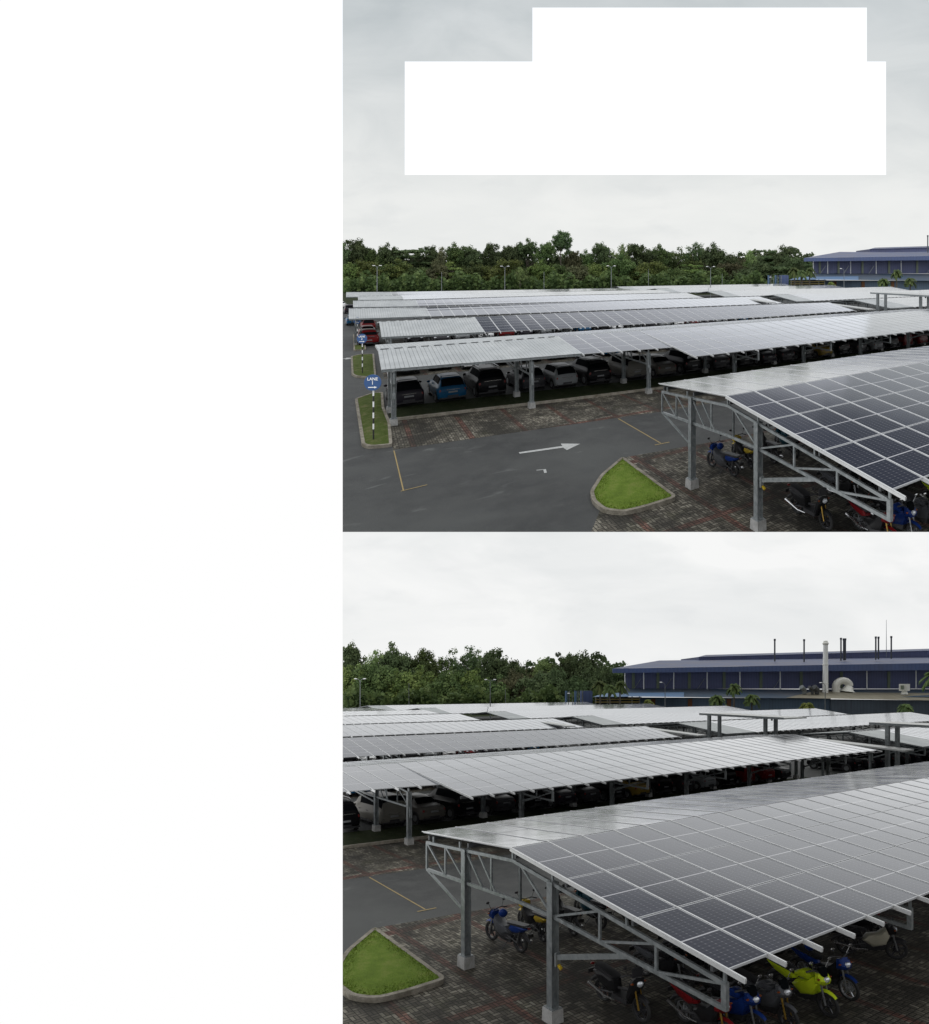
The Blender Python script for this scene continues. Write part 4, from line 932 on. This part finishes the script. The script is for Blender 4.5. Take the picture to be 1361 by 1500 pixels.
# ------------------------------------------------------------------ warehouse (far right)
def bq(u, v, Y):      # from second-panel pixels
    return far(*Bp(u, v), Y)
def build_warehouse(S):
    w = S.key + ' view'
    X0, X1 = 897, 1620
    base = bq(900, 1000, 200); base = (base[0], base[1], 0)
    rt = S.root('warehouse', base, 'long blue metal warehouse with white posts and lean-to roofs, ' + w, 'warehouse')
    def panel(name, pts, mat, th=.4, par=None):     # pts: (u,v,Y) second panel pixels ; texture runs along the wall
        mb = MB(); P = [bq(*p) for p in pts]
        dv = Vector((sa, ca, 0)) * th
        i = len(mb.v); n = len(P)
        mb.v += P + [tuple(Vector(p) + dv) for p in P]
        mb.f.append(tuple(range(n))); mb.m.append(0); mb.f.append(tuple(reversed(range(n, 2 * n)))); mb.m.append(0)
        for k in range(n): mb.f.append((k, (k + 1) % n, n + (k + 1) % n, n + k)); mb.m.append(0)
        o = S.part(name, mb, mat, par or rt, base)
        a = o.data.attributes['pl']      # run pattern along the facade
        for q, v in enumerate(mb.v):
            Xp = v[0] * ca - v[1] * sa; a.data[q].vector = (Xp, v[2], v[0] * sa + v[1] * ca)
        return o
    panel('wall', [(915, 1009, 200), (X1, 1009, 200), (X1, 979, 200), (915, 984, 200)], 'clad_blue')
    panel('gable_wall', [(915, 1009, 200.4), (915, 984, 200.4), (931, 985, 262), (931, 1008, 262)], 'clad_blue', .3)
    fa = panel('fascia', [(897.6, 985.8, 195), (1080, 984, 195), (1361, 981.8, 195), (X1, 979.5, 195), (X1, 969, 195), (1361, 971.5, 195), (1080, 976.3, 195), (897.6, 979.3, 195)], 'fascia_blue', .5)
    panel('roof', [(897.6, 979.2, 195.3), (1080, 976.2, 195.3), (1361, 971.4, 195.3), (X1, 969, 195.3), (X1, 958, 235), (1361, 962.5, 235), (1024, 968.6, 235), (966, 967.5, 235)], 'roof_blue', .2)
    panel('clerestory_wall', [(1024, 969.8, 234), (1361, 963.3, 234), (X1, 958.5, 234), (X1, 946, 234), (1361, 953, 234), (1024, 962.2, 234)], 'clad_blue', 20)
    panel('clerestory_roof', [(1023, 962.4, 233.5), (1361, 953.2, 233.5), (X1, 946, 233.5), (X1, 943.5, 250), (1361, 950.2, 250), (1034, 959.4, 250)], 'roof_blue', .4)
    panel('lean_to_roof', [(930, 1020.5, 184), (1216, 1023.5, 184), (1216, 1010, 199.8), (1150, 1009.5, 199.8), (905, 1008.3, 199.8)], 'lean_blue', .3)
    panel('lean_to_roof', [(1152, 1022.2, 183.9), (1361, 1026, 183.9), (X1, 1030, 183.9), (X1, 1010, 199.6), (1205, 1009.8, 199.6)], 'lean_pale', .3)
    panel('lean_to_roof', [(1262, 1021.5, 187), (1361, 1021, 187), (X1, 1023, 187), (X1, 1009, 199.3), (1205, 1009.4, 199.3)], 'lean_blue', .2)
    panel('lower_wall', [(937, 1062, 186), (1217, 1064, 186), (1217, 1023, 186), (937, 1021.5, 186)], 'clad_slate', .4)
    panel('lower_wall', [(1217.5, 1064, 185.2), (X1, 1066, 185.2), (X1, 1029, 185.2), (1217.5, 1024.2, 185.2)], 'clad_grey', .4)
    panel('shed_shade_wall', [(868, 1062, 193), (940, 1062, 193), (940, 1021, 193), (872, 1021, 193)], 'black_paint', .4)  # black colour stands in for the shade inside the open shed
    panel('shed_roof', [(869, 1020.8, 178), (935, 1020.4, 178), (1002, 1021.3, 178), (1002, 1014, 190), (885, 1015.2, 190)], 'shed_blue', .2)
    for x in (873, 890, 908, 926, 937):
        mb = MB(); p = bq(x, 1040, 180); q = bq(x, 1020, 180); mb.bar((p[0], p[1], 0), q, .25); S.part('shed_post', mb, 'galvanised', rt, base)
    for yv in (1024.5, 1028.5):
        mb = MB(); mb.bar(bq(872, yv, 179.5), bq(937, yv - .3, 179.5), .22); S.part('shed_rail', mb, 'rail_yellow', rt, base)
    for x in (915.5, 943, 987, 1036, 1084, 1143, 1206, 1270, 1342, 1420, 1500):
        mb = MB(); ty = 985.5 - (x - 915) * .0075; mb.bar(bq(x, 1009.5, 198.6), bq(x, ty, 198.6), .24, .2); S.part('post', mb, 'white_paint', rt, base)
    for x in (928, 964, 1010, 1061, 1115, 1174, 1233, 1302.5, 1380, 1460):
        panel('light_strip', [(x - 2, 1008.5, 199.7), (x + 2, 1008.5, 199.7), (x + 2, 983.6, 199.7), (x - 2, 983.6, 199.7)], 'translucent_sheet', .2)
    for x in (957, 1011, 1187 if False else 1068):
        panel('light_strip', [(x - 3, 1040, 185.7), (x + 3, 1040, 185.7), (x + 3, 1024, 185.7), (x - 3, 1024, 185.7)], 'rust', .2)
    for x in (929, 973.5, 1022, 1133):
        mb = MB(); mb.bar(bq(x, 1009, 199), bq(x + 10, 994, 199), .16); S.part('brace', mb, 'galvanised', rt, base)
    # thin stacks
    for x, y0, y1 in ((1135, 936.5, 969), (1178, 937, 970), (1232, 935, 968), (1236, 935.8, 967.5), (1238.4, 935.8, 967.3), (1283, 933, 966.5), (1287, 933.2, 966), (1305.7, 932.4, 965)):
        mb = MB(); p = bq(x, y1, 214); q = bq(x, y0, 214); mb.tube([p, q], .24, 8); mb.tube([(q[0], q[1], q[2] - .5), (q[0], q[1], q[2] + .15)], .33, 8); S.part('exhaust_stack', mb, 'galvanised_dark', rt, base)
    mb = MB(); mb.tube([bq(1298.5, 963, 232), bq(1298.5, 908, 232)], [.12, .05], 6); S.part('antenna_mast', mb, 'galvanised', rt, base)
    # big white flue
    mb = MB(); p = bq(1209, 1016, 194); q = bq(1209.5, 945, 194); mb.tube([p, q], [.78, .62], 14); S.part('flue', mb, 'white_paint', rt, base, smooth=True)
    fl = MB(); q2 = bq(1209.5, 942.5, 194); q3 = bq(1209.5, 940.5, 194); q4 = bq(1209.5, 938.8, 194); fl.tube([q, q2, q3, q4], [.66, .85, .62, .5], 14)
    for yy in (973.5, 1001, 1011): c0 = bq(1209.2, yy, 194); c1 = bq(1209.2, yy + 1.2, 194); fl.tube([c0, c1], .82, 14)
    S.part('flue_cap', fl, 'cream_paint', rt, base)
    pts = []
    for k in range(13):
        t = math.pi * k / 12; pts.append(bq(1234.5 - 9.7 * math.cos(t), 1005 - 8 * math.sin(t), 195))
    mb = MB(); mb.tube([bq(1224.8, 1014.5, 195)] + pts, 1.05, 12); S.part('duct', mb, 'cream_paint', rt, base, smooth=True)
    mb = MB(); mb.tube([bq(1244.2, 1005, 195), bq(1242, 1010, 195), bq(1241.5, 1013.5, 195)], [1.05, 1.5, 2.2], 12); S.part('duct_hood', mb, 'cream_paint', rt, base, smooth=True)
    # roof plant
    mb = MB(); c = bq(1325, 1007, 190); mb.box(c[0] - 1, c[0] + 1, c[1] - 1, c[1] + 1, c[2] - 1, c[2] + 1); mb.tube([(c[0], c[1], c[2] - 2), (c[0], c[1], c[2] - .8)], [1.0, .6], 8); S.part('cooling_unit', mb, 'cream_paint', rt, base)
    mb = MB(); c = bq(1322.5, 1007, 188.4); mb.box(c[0] - .6, c[0] + .6, c[1] - .1, c[1] + .3, c[2] - .6, c[2] + .6); S.part('cooling_grille', mb, 'translucent_sheet', rt, base)
    for x, m_, r_ in ((1197, 'galvanised_dark', .75), (1178.5, 'galvanised', .65), (1190, 'galvanised_dark', .45)):
        mb = MB(); c = Vector(bq(x, 1011, 190)); mb.tube([c + Vector((0, 0, -1.2)), c, c + Vector((-1.3, .2, .9))], [r_ * .8, r_, r_ * 1.1], 10); S.part('roof_fan', mb, m_, rt, base)
    # blue portal and store by the trees
    base2 = bq(845, 1040, 190); base2 = (base2[0], base2[1], 0)
    rt2 = S.root('blue_store', base2, 'small deep blue shed with pale posts at the edge of the trees, ' + w, 'shed')
    rt_, rt = rt, rt2; base_, base = base, base2
    panel('wall', [(852, 1045, 192), (868, 1045, 192), (868, 1012, 192), (852, 1012, 192)], 'fascia_blue', 3, rt2)
    for x in (829.5, 834, 843, 847, 853.5):
        mb = MB(); p = bq(x, 1040, 188); q = bq(x, 1012, 188); mb.bar((p[0], p[1], 0), q, .5 if x in (829.5, 843) else .25); S.part('post', mb, 'shed_blue' if x in (829.5, 843) else 'galvanised', rt2, base2)

# ------------------------------------------------------------------ trees
def crown_mesh(seed, kind):
    rr = random.Random(seed); mb = MB(); nclump = {'full': 130, 'sparse': 62, 'flat': 105, 'bush': 110}[kind]; cl = []
    lobes = [(Vector((rr.uniform(-.55, .55), rr.uniform(-.55, .55), rr.uniform(-.35, .6))), rr.uniform(.35, .55)) for _ in range(9)] + [(Vector((0, 0, 0)), .62)]
    for k in range(nclump):
        c, r = rr.choice(lobes)
        d = Vector((rr.gauss(0, 1), rr.gauss(0, 1), rr.gauss(0, 1) + .35)).normalized()
        p = c + d * r * rr.uniform(.75, 1.05)
        if kind == 'flat': p.z = round(p.z * 3.2) / 3.2 + rr.uniform(-.05, .05)
        if p.length > 1.12: p *= 1.12 / p.length
        cl.append(p)
    for p in cl:
        sh = rr.random(); R0 = rr.uniform(.13, .24)
        for _ in range(62 if kind != 'sparse' else 40):
            d = Vector((rr.gauss(0, 1), rr.gauss(0, 1), rr.gauss(0, .75))).normalized() * R0 * rr.random() ** .45
            if kind == 'flat': d.z *= .35
            q = p + d; s = rr.uniform(.022, .045)
            n = (d.normalized() + Vector((rr.gauss(0, .6), rr.gauss(0, .6), rr.gauss(0, .6) + .5))).normalized(); t = n.cross(Vector((rr.gauss(0, 1), rr.gauss(0, 1), rr.gauss(0, 1)))).normalized(); u = n.cross(t)
            col = min(1, max(0, sh * .6 + rr.uniform(0, .4)))
            mb.quad([q - t * s - u * s * .6, q + t * s - u * s * .6, q + t * s * .6 + u * s, q - t * s * .6 + u * s], 0, [(col, 0, 0)] * 4)
    core = MB()
    return mb
def trunk_mb(kind, seed):
    rr = random.Random(seed); mb = MB(); mb.tube([(0, 0, -1.9), (.03, .02, -1.0), (0, .03, -.2), (.03, 0, .35)], [.055, .042, .032, .015], 7)
    for _ in range(9):
        z = rr.uniform(-.7, .1); t = rr.uniform(0, 6.28); l = rr.uniform(.5, .85); mb.tube([(0, 0, z), (.4 * l * math.cos(t), .4 * l * math.sin(t), z + .3 * l), (l * math.cos(t), l * math.sin(t), z + .65 * l)], [.022, .014, .006], 5)
    return mb
CR = {}
def get_crown(kind, i):
    key = (kind, i)
    if key not in CR:
        idl = lambda p: p
        CR[key] = (make_mesh('crown', crown_mesh(hash(kind) % 97 * 0 + len(kind) * 31 + i * 7 + 1, kind), idl, ['leaf_mid']), make_mesh('trunk', trunk_mb(kind, i), idl, ['bark']))
    return CR[key]
TN = dict(leaf_dark='dark green', leaf_mid='mid green', leaf_light='light green', leaf_brown='brownish green', leaf_pale='pale green', leaf_yellow='yellow green')
def tree(S, u, vtop, wpx, hpx, Y, mat, kind, i, label, cat='tree', group='trees behind the car park'):
    c = far(u, vtop + hpx / 2, Y); m = Y / 745
    rx = wpx / 2 * m; rz = hpx / 2 * m / 1.0
    base = (c[0], c[1], 0); rt = S.root('tree', base, label, cat, group)
    cm, tm = get_crown(kind, i % 4)
    rr = random.Random(i * 13 + int(u)); ang = rr.uniform(0, 6.28)
    o = bpy.data.objects.new('crown', cm); COL.objects.link(o); o.parent = rt; o.location = (0, 0, S.tall * c[2]); o.scale = (rx, rx, rz); o.rotation_euler = (0, 0, ang)
    o.material_slots[0].link = 'OBJECT'; o.material_slots[0].material = MAT[mat]; S.objs.append(o)
    t = bpy.data.objects.new('trunk', tm); COL.objects.link(t); t.parent = rt; t.location = (0, 0, S.tall * c[2]); zt = c[2] / 1.85; t.scale = (rx, rx, max(rz, zt)); t.rotation_euler = (0, 0, ang); S.objs.append(t)
    return rt
def palm(S, u, v, r, Y, label, yellow=False, small=False):
    c = far(*Bp(u, v), Y); base = (c[0], c[1], 0); rt = S.root('palm_tree', base, label + ', ' + S.key + ' view', 'palm tree', 'palms before the warehouse')
    mb = MB(); mb.tube([(0, 0, 0), (.1, 0, c[2] * .5), (0, 0, c[2])], [.28, .2, .16], 8); S.part('trunk', mb, 'bark', rt)
    rr = random.Random(int(u)); mb = MB()
    for k in range(44):
        t = rr.uniform(0, 6.28); el = rr.uniform(-.6, 1.2); L_ = r * rr.uniform(.8, 1.1); pts = []
        for s_ in range(6):
            q = s_ / 5; pts.append(Vector((math.cos(t) * L_ * q * math.cos(el), math.sin(t) * L_ * q * math.cos(el), c[2] + L_ * (q * math.sin(el) - q * q * .75))))
        sd = Vector((-math.sin(t), math.cos(t), 0))
        for p, q in zip(pts, pts[1:]):
            for sgn in (-1, 1):
                wv = .3; colr = rr.random()
                mb.quad([p, q, q + sd * sgn * wv + Vector((0, 0, -.25)), p + sd * sgn * wv + Vector((0, 0, -.25))], 0, [(colr, 0, 0)] * 4)
    S.part('crown', mb, 'leaf_yellow' if yellow else 'leaf_mid', rt)
def build_trees(S):
    w = S.key + ' view'
    # back row: (u, top v, width, height, material, kind, words)
    back = [(490, 352, 50, 70, 'leaf_dark', 'full'), (522, 354, 44, 60, 'leaf_dark', 'full'), (548, 361, 34, 50, 'leaf_mid', 'full'), (570, 361, 34, 50, 'leaf_dark', 'full'), (604, 359, 60, 52, 'leaf_dark', 'flat'), (632, 363, 30, 50, 'leaf_dark', 'full'),
            (647, 359, 26, 50, 'leaf_brown', 'sparse'), (664, 361, 34, 50, 'leaf_mid', 'full'), (691, 357, 46, 52, 'leaf_dark', 'full'), (720, 359, 28, 46, 'leaf_dark', 'full'), (747, 357, 30, 46, 'leaf_dark', 'full'), (772, 354, 36, 46, 'leaf_dark', 'full'),
            (797, 352, 30, 42, 'leaf_mid', 'full'), (821, 341, 33, 40, 'leaf_dark', 'full'), (838, 366, 26, 50, 'leaf_brown', 'full'), (858, 371, 30, 46, 'leaf_mid', 'full'), (883, 352, 34, 56, 'leaf_dark', 'full'), (909, 352, 30, 58, 'leaf_pale', 'sparse'), (938, 355, 46, 58, 'leaf_dark', 'full'),
            (968, 363, 36, 50, 'leaf_mid', 'full'), (995, 361, 34, 50, 'leaf_mid', 'sparse'), (1016, 351, 34, 42, 'leaf_dark', 'sparse'), (1016, 372, 38, 50, 'leaf_pale', 'full'), (1043, 362, 42, 56, 'leaf_dark', 'full'), (1062, 369, 34, 50, 'leaf_dark', 'full'), (1080, 372, 34, 50, 'leaf_brown', 'sparse'),
            (1100, 364, 34, 50, 'leaf_pale', 'sparse'), (1124, 367, 40, 56, 'leaf_dark', 'flat'), (1130, 362, 26, 46, 'leaf_mid', 'full'), (1150, 364, 42, 60, 'leaf_dark', 'full'), (1170, 377, 34, 46, 'leaf_dark', 'full')]
    for i, (u, v, wd, h, mt, kd) in enumerate(back):
        sp = {'full': 'dense', 'sparse': 'open airy', 'flat': 'layered spreading', 'bush': 'bushy'}[kd]
        tree(S, u, v, wd * 1.12, h, 236 + (i * 37 % 17), mt, kd, i, '%s %s tree, %s from left on the skyline, %s' % (sp, TN[mt], orr(i), w))
    front = [(505, 383, 44, 44), (530, 385, 54, 46), (556, 386, 50, 44), (583, 384, 52, 46), (612, 389, 48, 42), (640, 390, 40, 40), (664, 384, 52, 46), (690, 388, 40, 42), (715, 386, 50, 44), (742, 383, 50, 46), (768, 391, 44, 40), (795, 386, 44, 44), (824, 384, 46, 44), (850, 392, 44, 40),
             (878, 384, 48, 46), (905, 378, 54, 52), (932, 384, 50, 46), (960, 386, 54, 46), (990, 390, 50, 44), (1015, 388, 46, 44), (1042, 390, 50, 42), (1068, 388, 44, 44), (1092, 390, 50, 42), (1112, 382, 40, 50), (1130, 382, 54, 56), (1158, 380, 44, 56)]
    mats = ['leaf_light', 'leaf_light', 'leaf_mid', 'leaf_light', 'leaf_mid', 'leaf_brown', 'leaf_light', 'leaf_mid']
    for i, (u, v, wd, h) in enumerate(front):
        mt = mats[i % len(mats)] if i < 22 else 'leaf_dark'
        kd = 'flat' if i in (6, 19, 24) else 'bush'
        tree(S, u, v, wd * 1.15, h * 1.1, 205 + (i * 29 % 13), mt, kd, i, '%s %s tree, %s from left in the front row, %s' % ('spreading' if kd == 'flat' else 'bushy', TN[mt], orr(i), w))
    tree(S, 762, 389, 24, 34, 196, 'leaf_pale', 'sparse', 2, 'small pale branched tree with bare limbs left of centre, ' + w) if S.key == 'upper' else None
    # undergrowth and the wood behind, one mass each
    rr = random.Random(9)
    for (nm, lab, Y, v0, v1, n, mt, sz) in (('undergrowth', 'tangled green undergrowth along the foot of the trees, ' + w, 200, 404, 430, 9000, 'leaf_mid', .55), ('wood', 'far dark wood filling the gaps behind the trees, ' + w, 262, 372, 422, 12000, 'leaf_dark', .75)):
        mb = MB()
        for _ in range(n):
            u = rr.uniform(480, 1195); vt = v0 + 5 * math.sin(u * .09) + 4 * math.sin(u * .23 + 1); v = rr.uniform(vt, v1); p = Vector(far(u, v, Y + rr.uniform(-5, 5)))
            nn = Vector((rr.gauss(0, 1), rr.gauss(0, 1), rr.gauss(0, 1) + .6)).normalized(); t = nn.cross(Vector((rr.gauss(0, 1), rr.gauss(0, 1), rr.gauss(0, 1)))).normalized() * sz * rr.uniform(.6, 1.2); q = nn.cross(t)
            c = rr.random() * .6 + .2 * (math.sin(u * .3) + 1); mb.quad([p - t - q, p + t - q * .6, p + t * .5 + q, p - t + q * .7], 0, [(min(1, c), 0, 0)] * 4)
        o = S.part(nm, mb, mt); tag(o, lab, 'trees', None, 'stuff')
        mb = MB(); N = 60
        for k in range(N):       # dense core of the mass, a thick rolling hedge body
            u0, u1 = 480 + 715 * k / N, 480 + 715 * (k + 1) / N
            f_ = lambda u: v0 + 9 + 5 * math.sin(u * .09) + 4 * math.sin(u * .23 + 1)
            A_, B_, C_, D_ = far(u0, v1 + 4, Y), far(u1, v1 + 4, Y), far(u1, f_(u1), Y), far(u0, f_(u0), Y); e = Vector((sa, ca, 0)) * 6
            mb.hexa([A_, B_, tuple(Vector(B_) + e), tuple(Vector(A_) + e), D_, C_, tuple(Vector(C_) + e), tuple(Vector(D_) + e)])
        mb.mod = {i: (.1, 0, 0) for i in range(len(mb.v))}
        o = S.part(nm, mb, mt); tag(o, lab.replace('tangled', 'dense').replace('far dark', 'deep dark'), 'trees', None, 'stuff')
    for u, v, r, Y, lab, yl in ((1075, 1004, 2.1, 172, 'tall palm with drooping crown before the warehouse', False), (1051, 1021, 2.2, 168, 'short dense palm left of the tall one', False), (1101, 1020, 2.2, 168, 'short palm right of the tall one', False),
                            (1182, 1032, 2.0, 160, 'small bright green palm before the slate wall', True), (1326, 1034, 2.0, 160, 'small dull green palm before the grey wall', False), (950, 1027, 1.5, 168, 'little light green palm left of the single arm lamp', True),
                            (879, 1001, 2.6, 176, 'slender palm at the left end of the shed roof', False), (893, 1006, 2.2, 170, 'palm with hanging fronds before the open shed', False), (908, 1001, 2.5, 176, 'slender palm at the corner of the warehouse', False), (1367, 988, 3.2, 168, 'tall palm partly cut off at the right edge', False)):
        palm(S, u, v, r, Y, lab, yl)

# ------------------------------------------------------------------ skies
def sky_mat(name, lo, hi, seed, zlo, zhi, amt):
    m, nt, b = newmat(name); nt.nodes.remove(b); o = nt.nodes[0]
    g = nd(nt, 'ShaderNodeNewGeometry').outputs['Position']; s = sep(nt, g)
    n1 = noise(nt, mapping(nt, g, (1 / 190, 1 / 190, 1 / 75), 0, (seed, 0, seed)), 1.6, 6, .55, .5)
    h = nt.nodes.new('ShaderNodeMapRange'); nt.links.new(s[2], h.inputs[0]); h.inputs[1].default_value = zlo; h.inputs[2].default_value = zhi
    c = mix(nt, h.outputs[0], lo, hi)
    f = math_(nt, 'MULTIPLY', ramp(nt, n1, [(.38, 0.0), (.68, 1.0)]), math_(nt, 'MULTIPLY_ADD', h.outputs[0], .8, .2))
    c = mix(nt, math_(nt, 'MULTIPLY', f, amt), c, (.50, .545, .565))
    n2 = noise(nt, mapping(nt, g, (1 / 60, 1 / 60, 1 / 22), 0, (seed + 4, 0, 2)), 1.3, 4, .5, .4)
    c = mix(nt, math_(nt, 'MULTIPLY', ramp(nt, n2, [(.56, 0.0), (.76, 1.0)]), .22), c, (.6, .63, .65))
    e = nt.nodes.new('ShaderNodeEmission'); nt.links.new(c, e.inputs[0]); e.inputs[1].default_value = 1.0
    nt.links.new(e.outputs[0], o.inputs[0]); MAT[name] = m
sky_mat('sky_upper', (.86, .87, .855), (.64, .675, .69), 2.3, 60, 190, .85)
sky_mat('sky_lower', (.90, .905, .90), (.93, .935, .93), 7.1, -230, -150, .38)
def W(u, v, Y): return ((u - CU) / FPX * Y, Y, EYE - (v - CV) / FPX * Y)
def world_obj(name, polys, mat, smooth=False):
    mb = MB()
    for p in polys: mb.quad(p)
    me = make_mesh(name, mb, lambda p: p, [mat]); o = bpy.data.objects.new(name, me); COL.objects.link(o); tag(o, kind='structure'); return o
def build_skies():
    Y = 440.0
    # cloud bank of the upper terrace; the two blank openings let the white beyond show through
    R_ = lambda u0, v0, u1, v1: [W(u0, v1, Y), W(u1, v1, Y), W(u1, v0, Y), W(u0, v0, Y)]
    L_, T_, RR, BB = 502, -260, 1900, 470
    world_obj('sky', [R_(L_, T_, RR, 11), R_(L_, 11, 780, 90), R_(1270, 11, RR, 90), R_(L_, 90, 593, 256), R_(1298, 90, RR, 256), R_(L_, 256, RR, BB)], 'sky_upper')
    # lower terrace: cloud wall, plus an unseen glowing ceiling added to light the ground
    Y2 = 330.0; t0 = 779.6
    world_obj('sky', [[W(502, 1150, Y2), W(1900, 1150, Y2), W(1900, t0, Y2), W(502, t0, Y2)], [W(502, t0, Y2), W(2100, t0, Y2), W(3200, t0 - 2.2, 20.5), W(502, t0 - 2.2, 20.5)]], 'sky_lower')

# ------------------------------------------------------------------ trim to the terrace edges
def trim(S):
    xl = (502 - CU) / FPX; zb = (779.2 - CV) / FPX; zt = (780.0 - CV) / FPX
    planes = [(Vector((0, 0, EYE)), Vector((1, -xl, 0)).normalized())]           # keep the side where dot >= 0
    if S.key == 'upper': planes.append((Vector((0, 0, EYE)), Vector((0, zb, 1)).normalized()))
    else: planes.append((Vector((0, 0, EYE)), Vector((0, -zt, -1)).normalized()))
    rmax = (1361 + 150 - CU) / FPX
    bpy.context.view_layer.update()
    dead = []
    for o in S.objs:
        if o.type != 'MESH': continue
        mw = o.matrix_world; bb = [mw @ Vector(c) for c in o.bound_box]
        if all(p.x > rmax * p.y + 1 for p in bb): dead.append(o); continue
        cut = []; out = False
        for co, n in planes:
            ds = [(p - co).dot(n) for p in bb]
            if max(ds) < 0: out = True; break
            if min(ds) < -1e-4: cut.append((co, n))
        if out: dead.append(o); continue
        if cut:
            vs = [mw @ v.co for v in o.data.vertices]; cut = [(co, n) for co, n in cut if min((p - co).dot(n) for p in vs) < 0]
        if cut:
            bm = bmesh.new(); bm.from_mesh(o.data); im = mw.inverted(); it = mw.to_3x3().transposed()
            for co, n in cut:
                bmesh.ops.bisect_plane(bm, geom=bm.verts[:] + bm.edges[:] + bm.faces[:], dist=1e-5, plane_co=im @ co, plane_no=it @ n, clear_inner=True)
            if not bm.faces: bm.free(); dead.append(o); continue
            me = o.data.copy(); bm.to_mesh(me); bm.free()
            sl = [(s.link, s.material) for s in o.material_slots]
            o.data = me
            for s, (l, m_) in zip(o.material_slots, sl):
                if l == 'OBJECT': s.link = 'OBJECT'; s.material = m_
    dead = set(dead)
    def alive(o): return [c for c in o.children if c not in dead]
    for o in list(dead):        # a part that survives under a removed one is lifted to its owner
        for c in list(o.children):
            if c not in dead: c.parent = o.parent
    names = [o for o in S.objs if o not in dead]
    for o in dead: bpy.data.objects.remove(o)
    for o in names:
        if o.type == 'EMPTY' and not o.children: bpy.data.objects.remove(o)

for S in (UP, LO):
    build_ground(S); build_canopies(S); build_cars(S); build_bikes(S); build_small(S); build_warehouse(S); build_trees(S); trim(S)
build_skies()

# ------------------------------------------------------------------ world, sun, camera
wd = bpy.data.worlds.new('World'); SC.world = wd; wd.use_nodes = True; nt = wd.node_tree; bg = nt.nodes['Background']
sk = nt.nodes.new('ShaderNodeTexSky'); sk.sky_type = 'NISHITA'; sk.sun_disc = False; sk.sun_elevation = math.radians(55); sk.sun_rotation = math.radians(200)
ad = nt.nodes.new('ShaderNodeMix'); ad.data_type = 'RGBA'; ad.blend_type = 'ADD'; ad.inputs[0].default_value = .03; ad.inputs[6].default_value = (1, 1, 1, 1); nt.links.new(sk.outputs[0], ad.inputs[7])
nt.links.new(ad.outputs[2], bg.inputs[0]); bg.inputs[1].default_value = 1.0
sd = bpy.data.lights.new('sun', 'SUN'); sd.energy = .5; sd.angle = math.radians(25); sd.color = (1, .97, .93)
so = bpy.data.objects.new('sun', sd); COL.objects.link(so); so.rotation_euler = (math.radians(35), 0, math.radians(-20))
cd = bpy.data.cameras.new('camera'); cam = bpy.data.objects.new('camera', cd); COL.objects.link(cam); SC.camera = cam
cam.location = (0, 0, EYE); cam.rotation_euler = (math.radians(90), 0, 0)
cd.sensor_fit = 'HORIZONTAL'; cd.sensor_width = 36; cd.lens = FPX / 1361 * 36
cd.shift_x = (680.5 - CU) / 1361; cd.shift_y = -(750 - CV) / 1361; cd.clip_end = 2000; cd.clip_start = .1
SC.view_settings.view_transform = 'Standard'; SC.view_settings.look = 'None'; SC.view_settings.exposure = 0; SC.view_settings.gamma = 1
print('objects', len(bpy.data.objects))
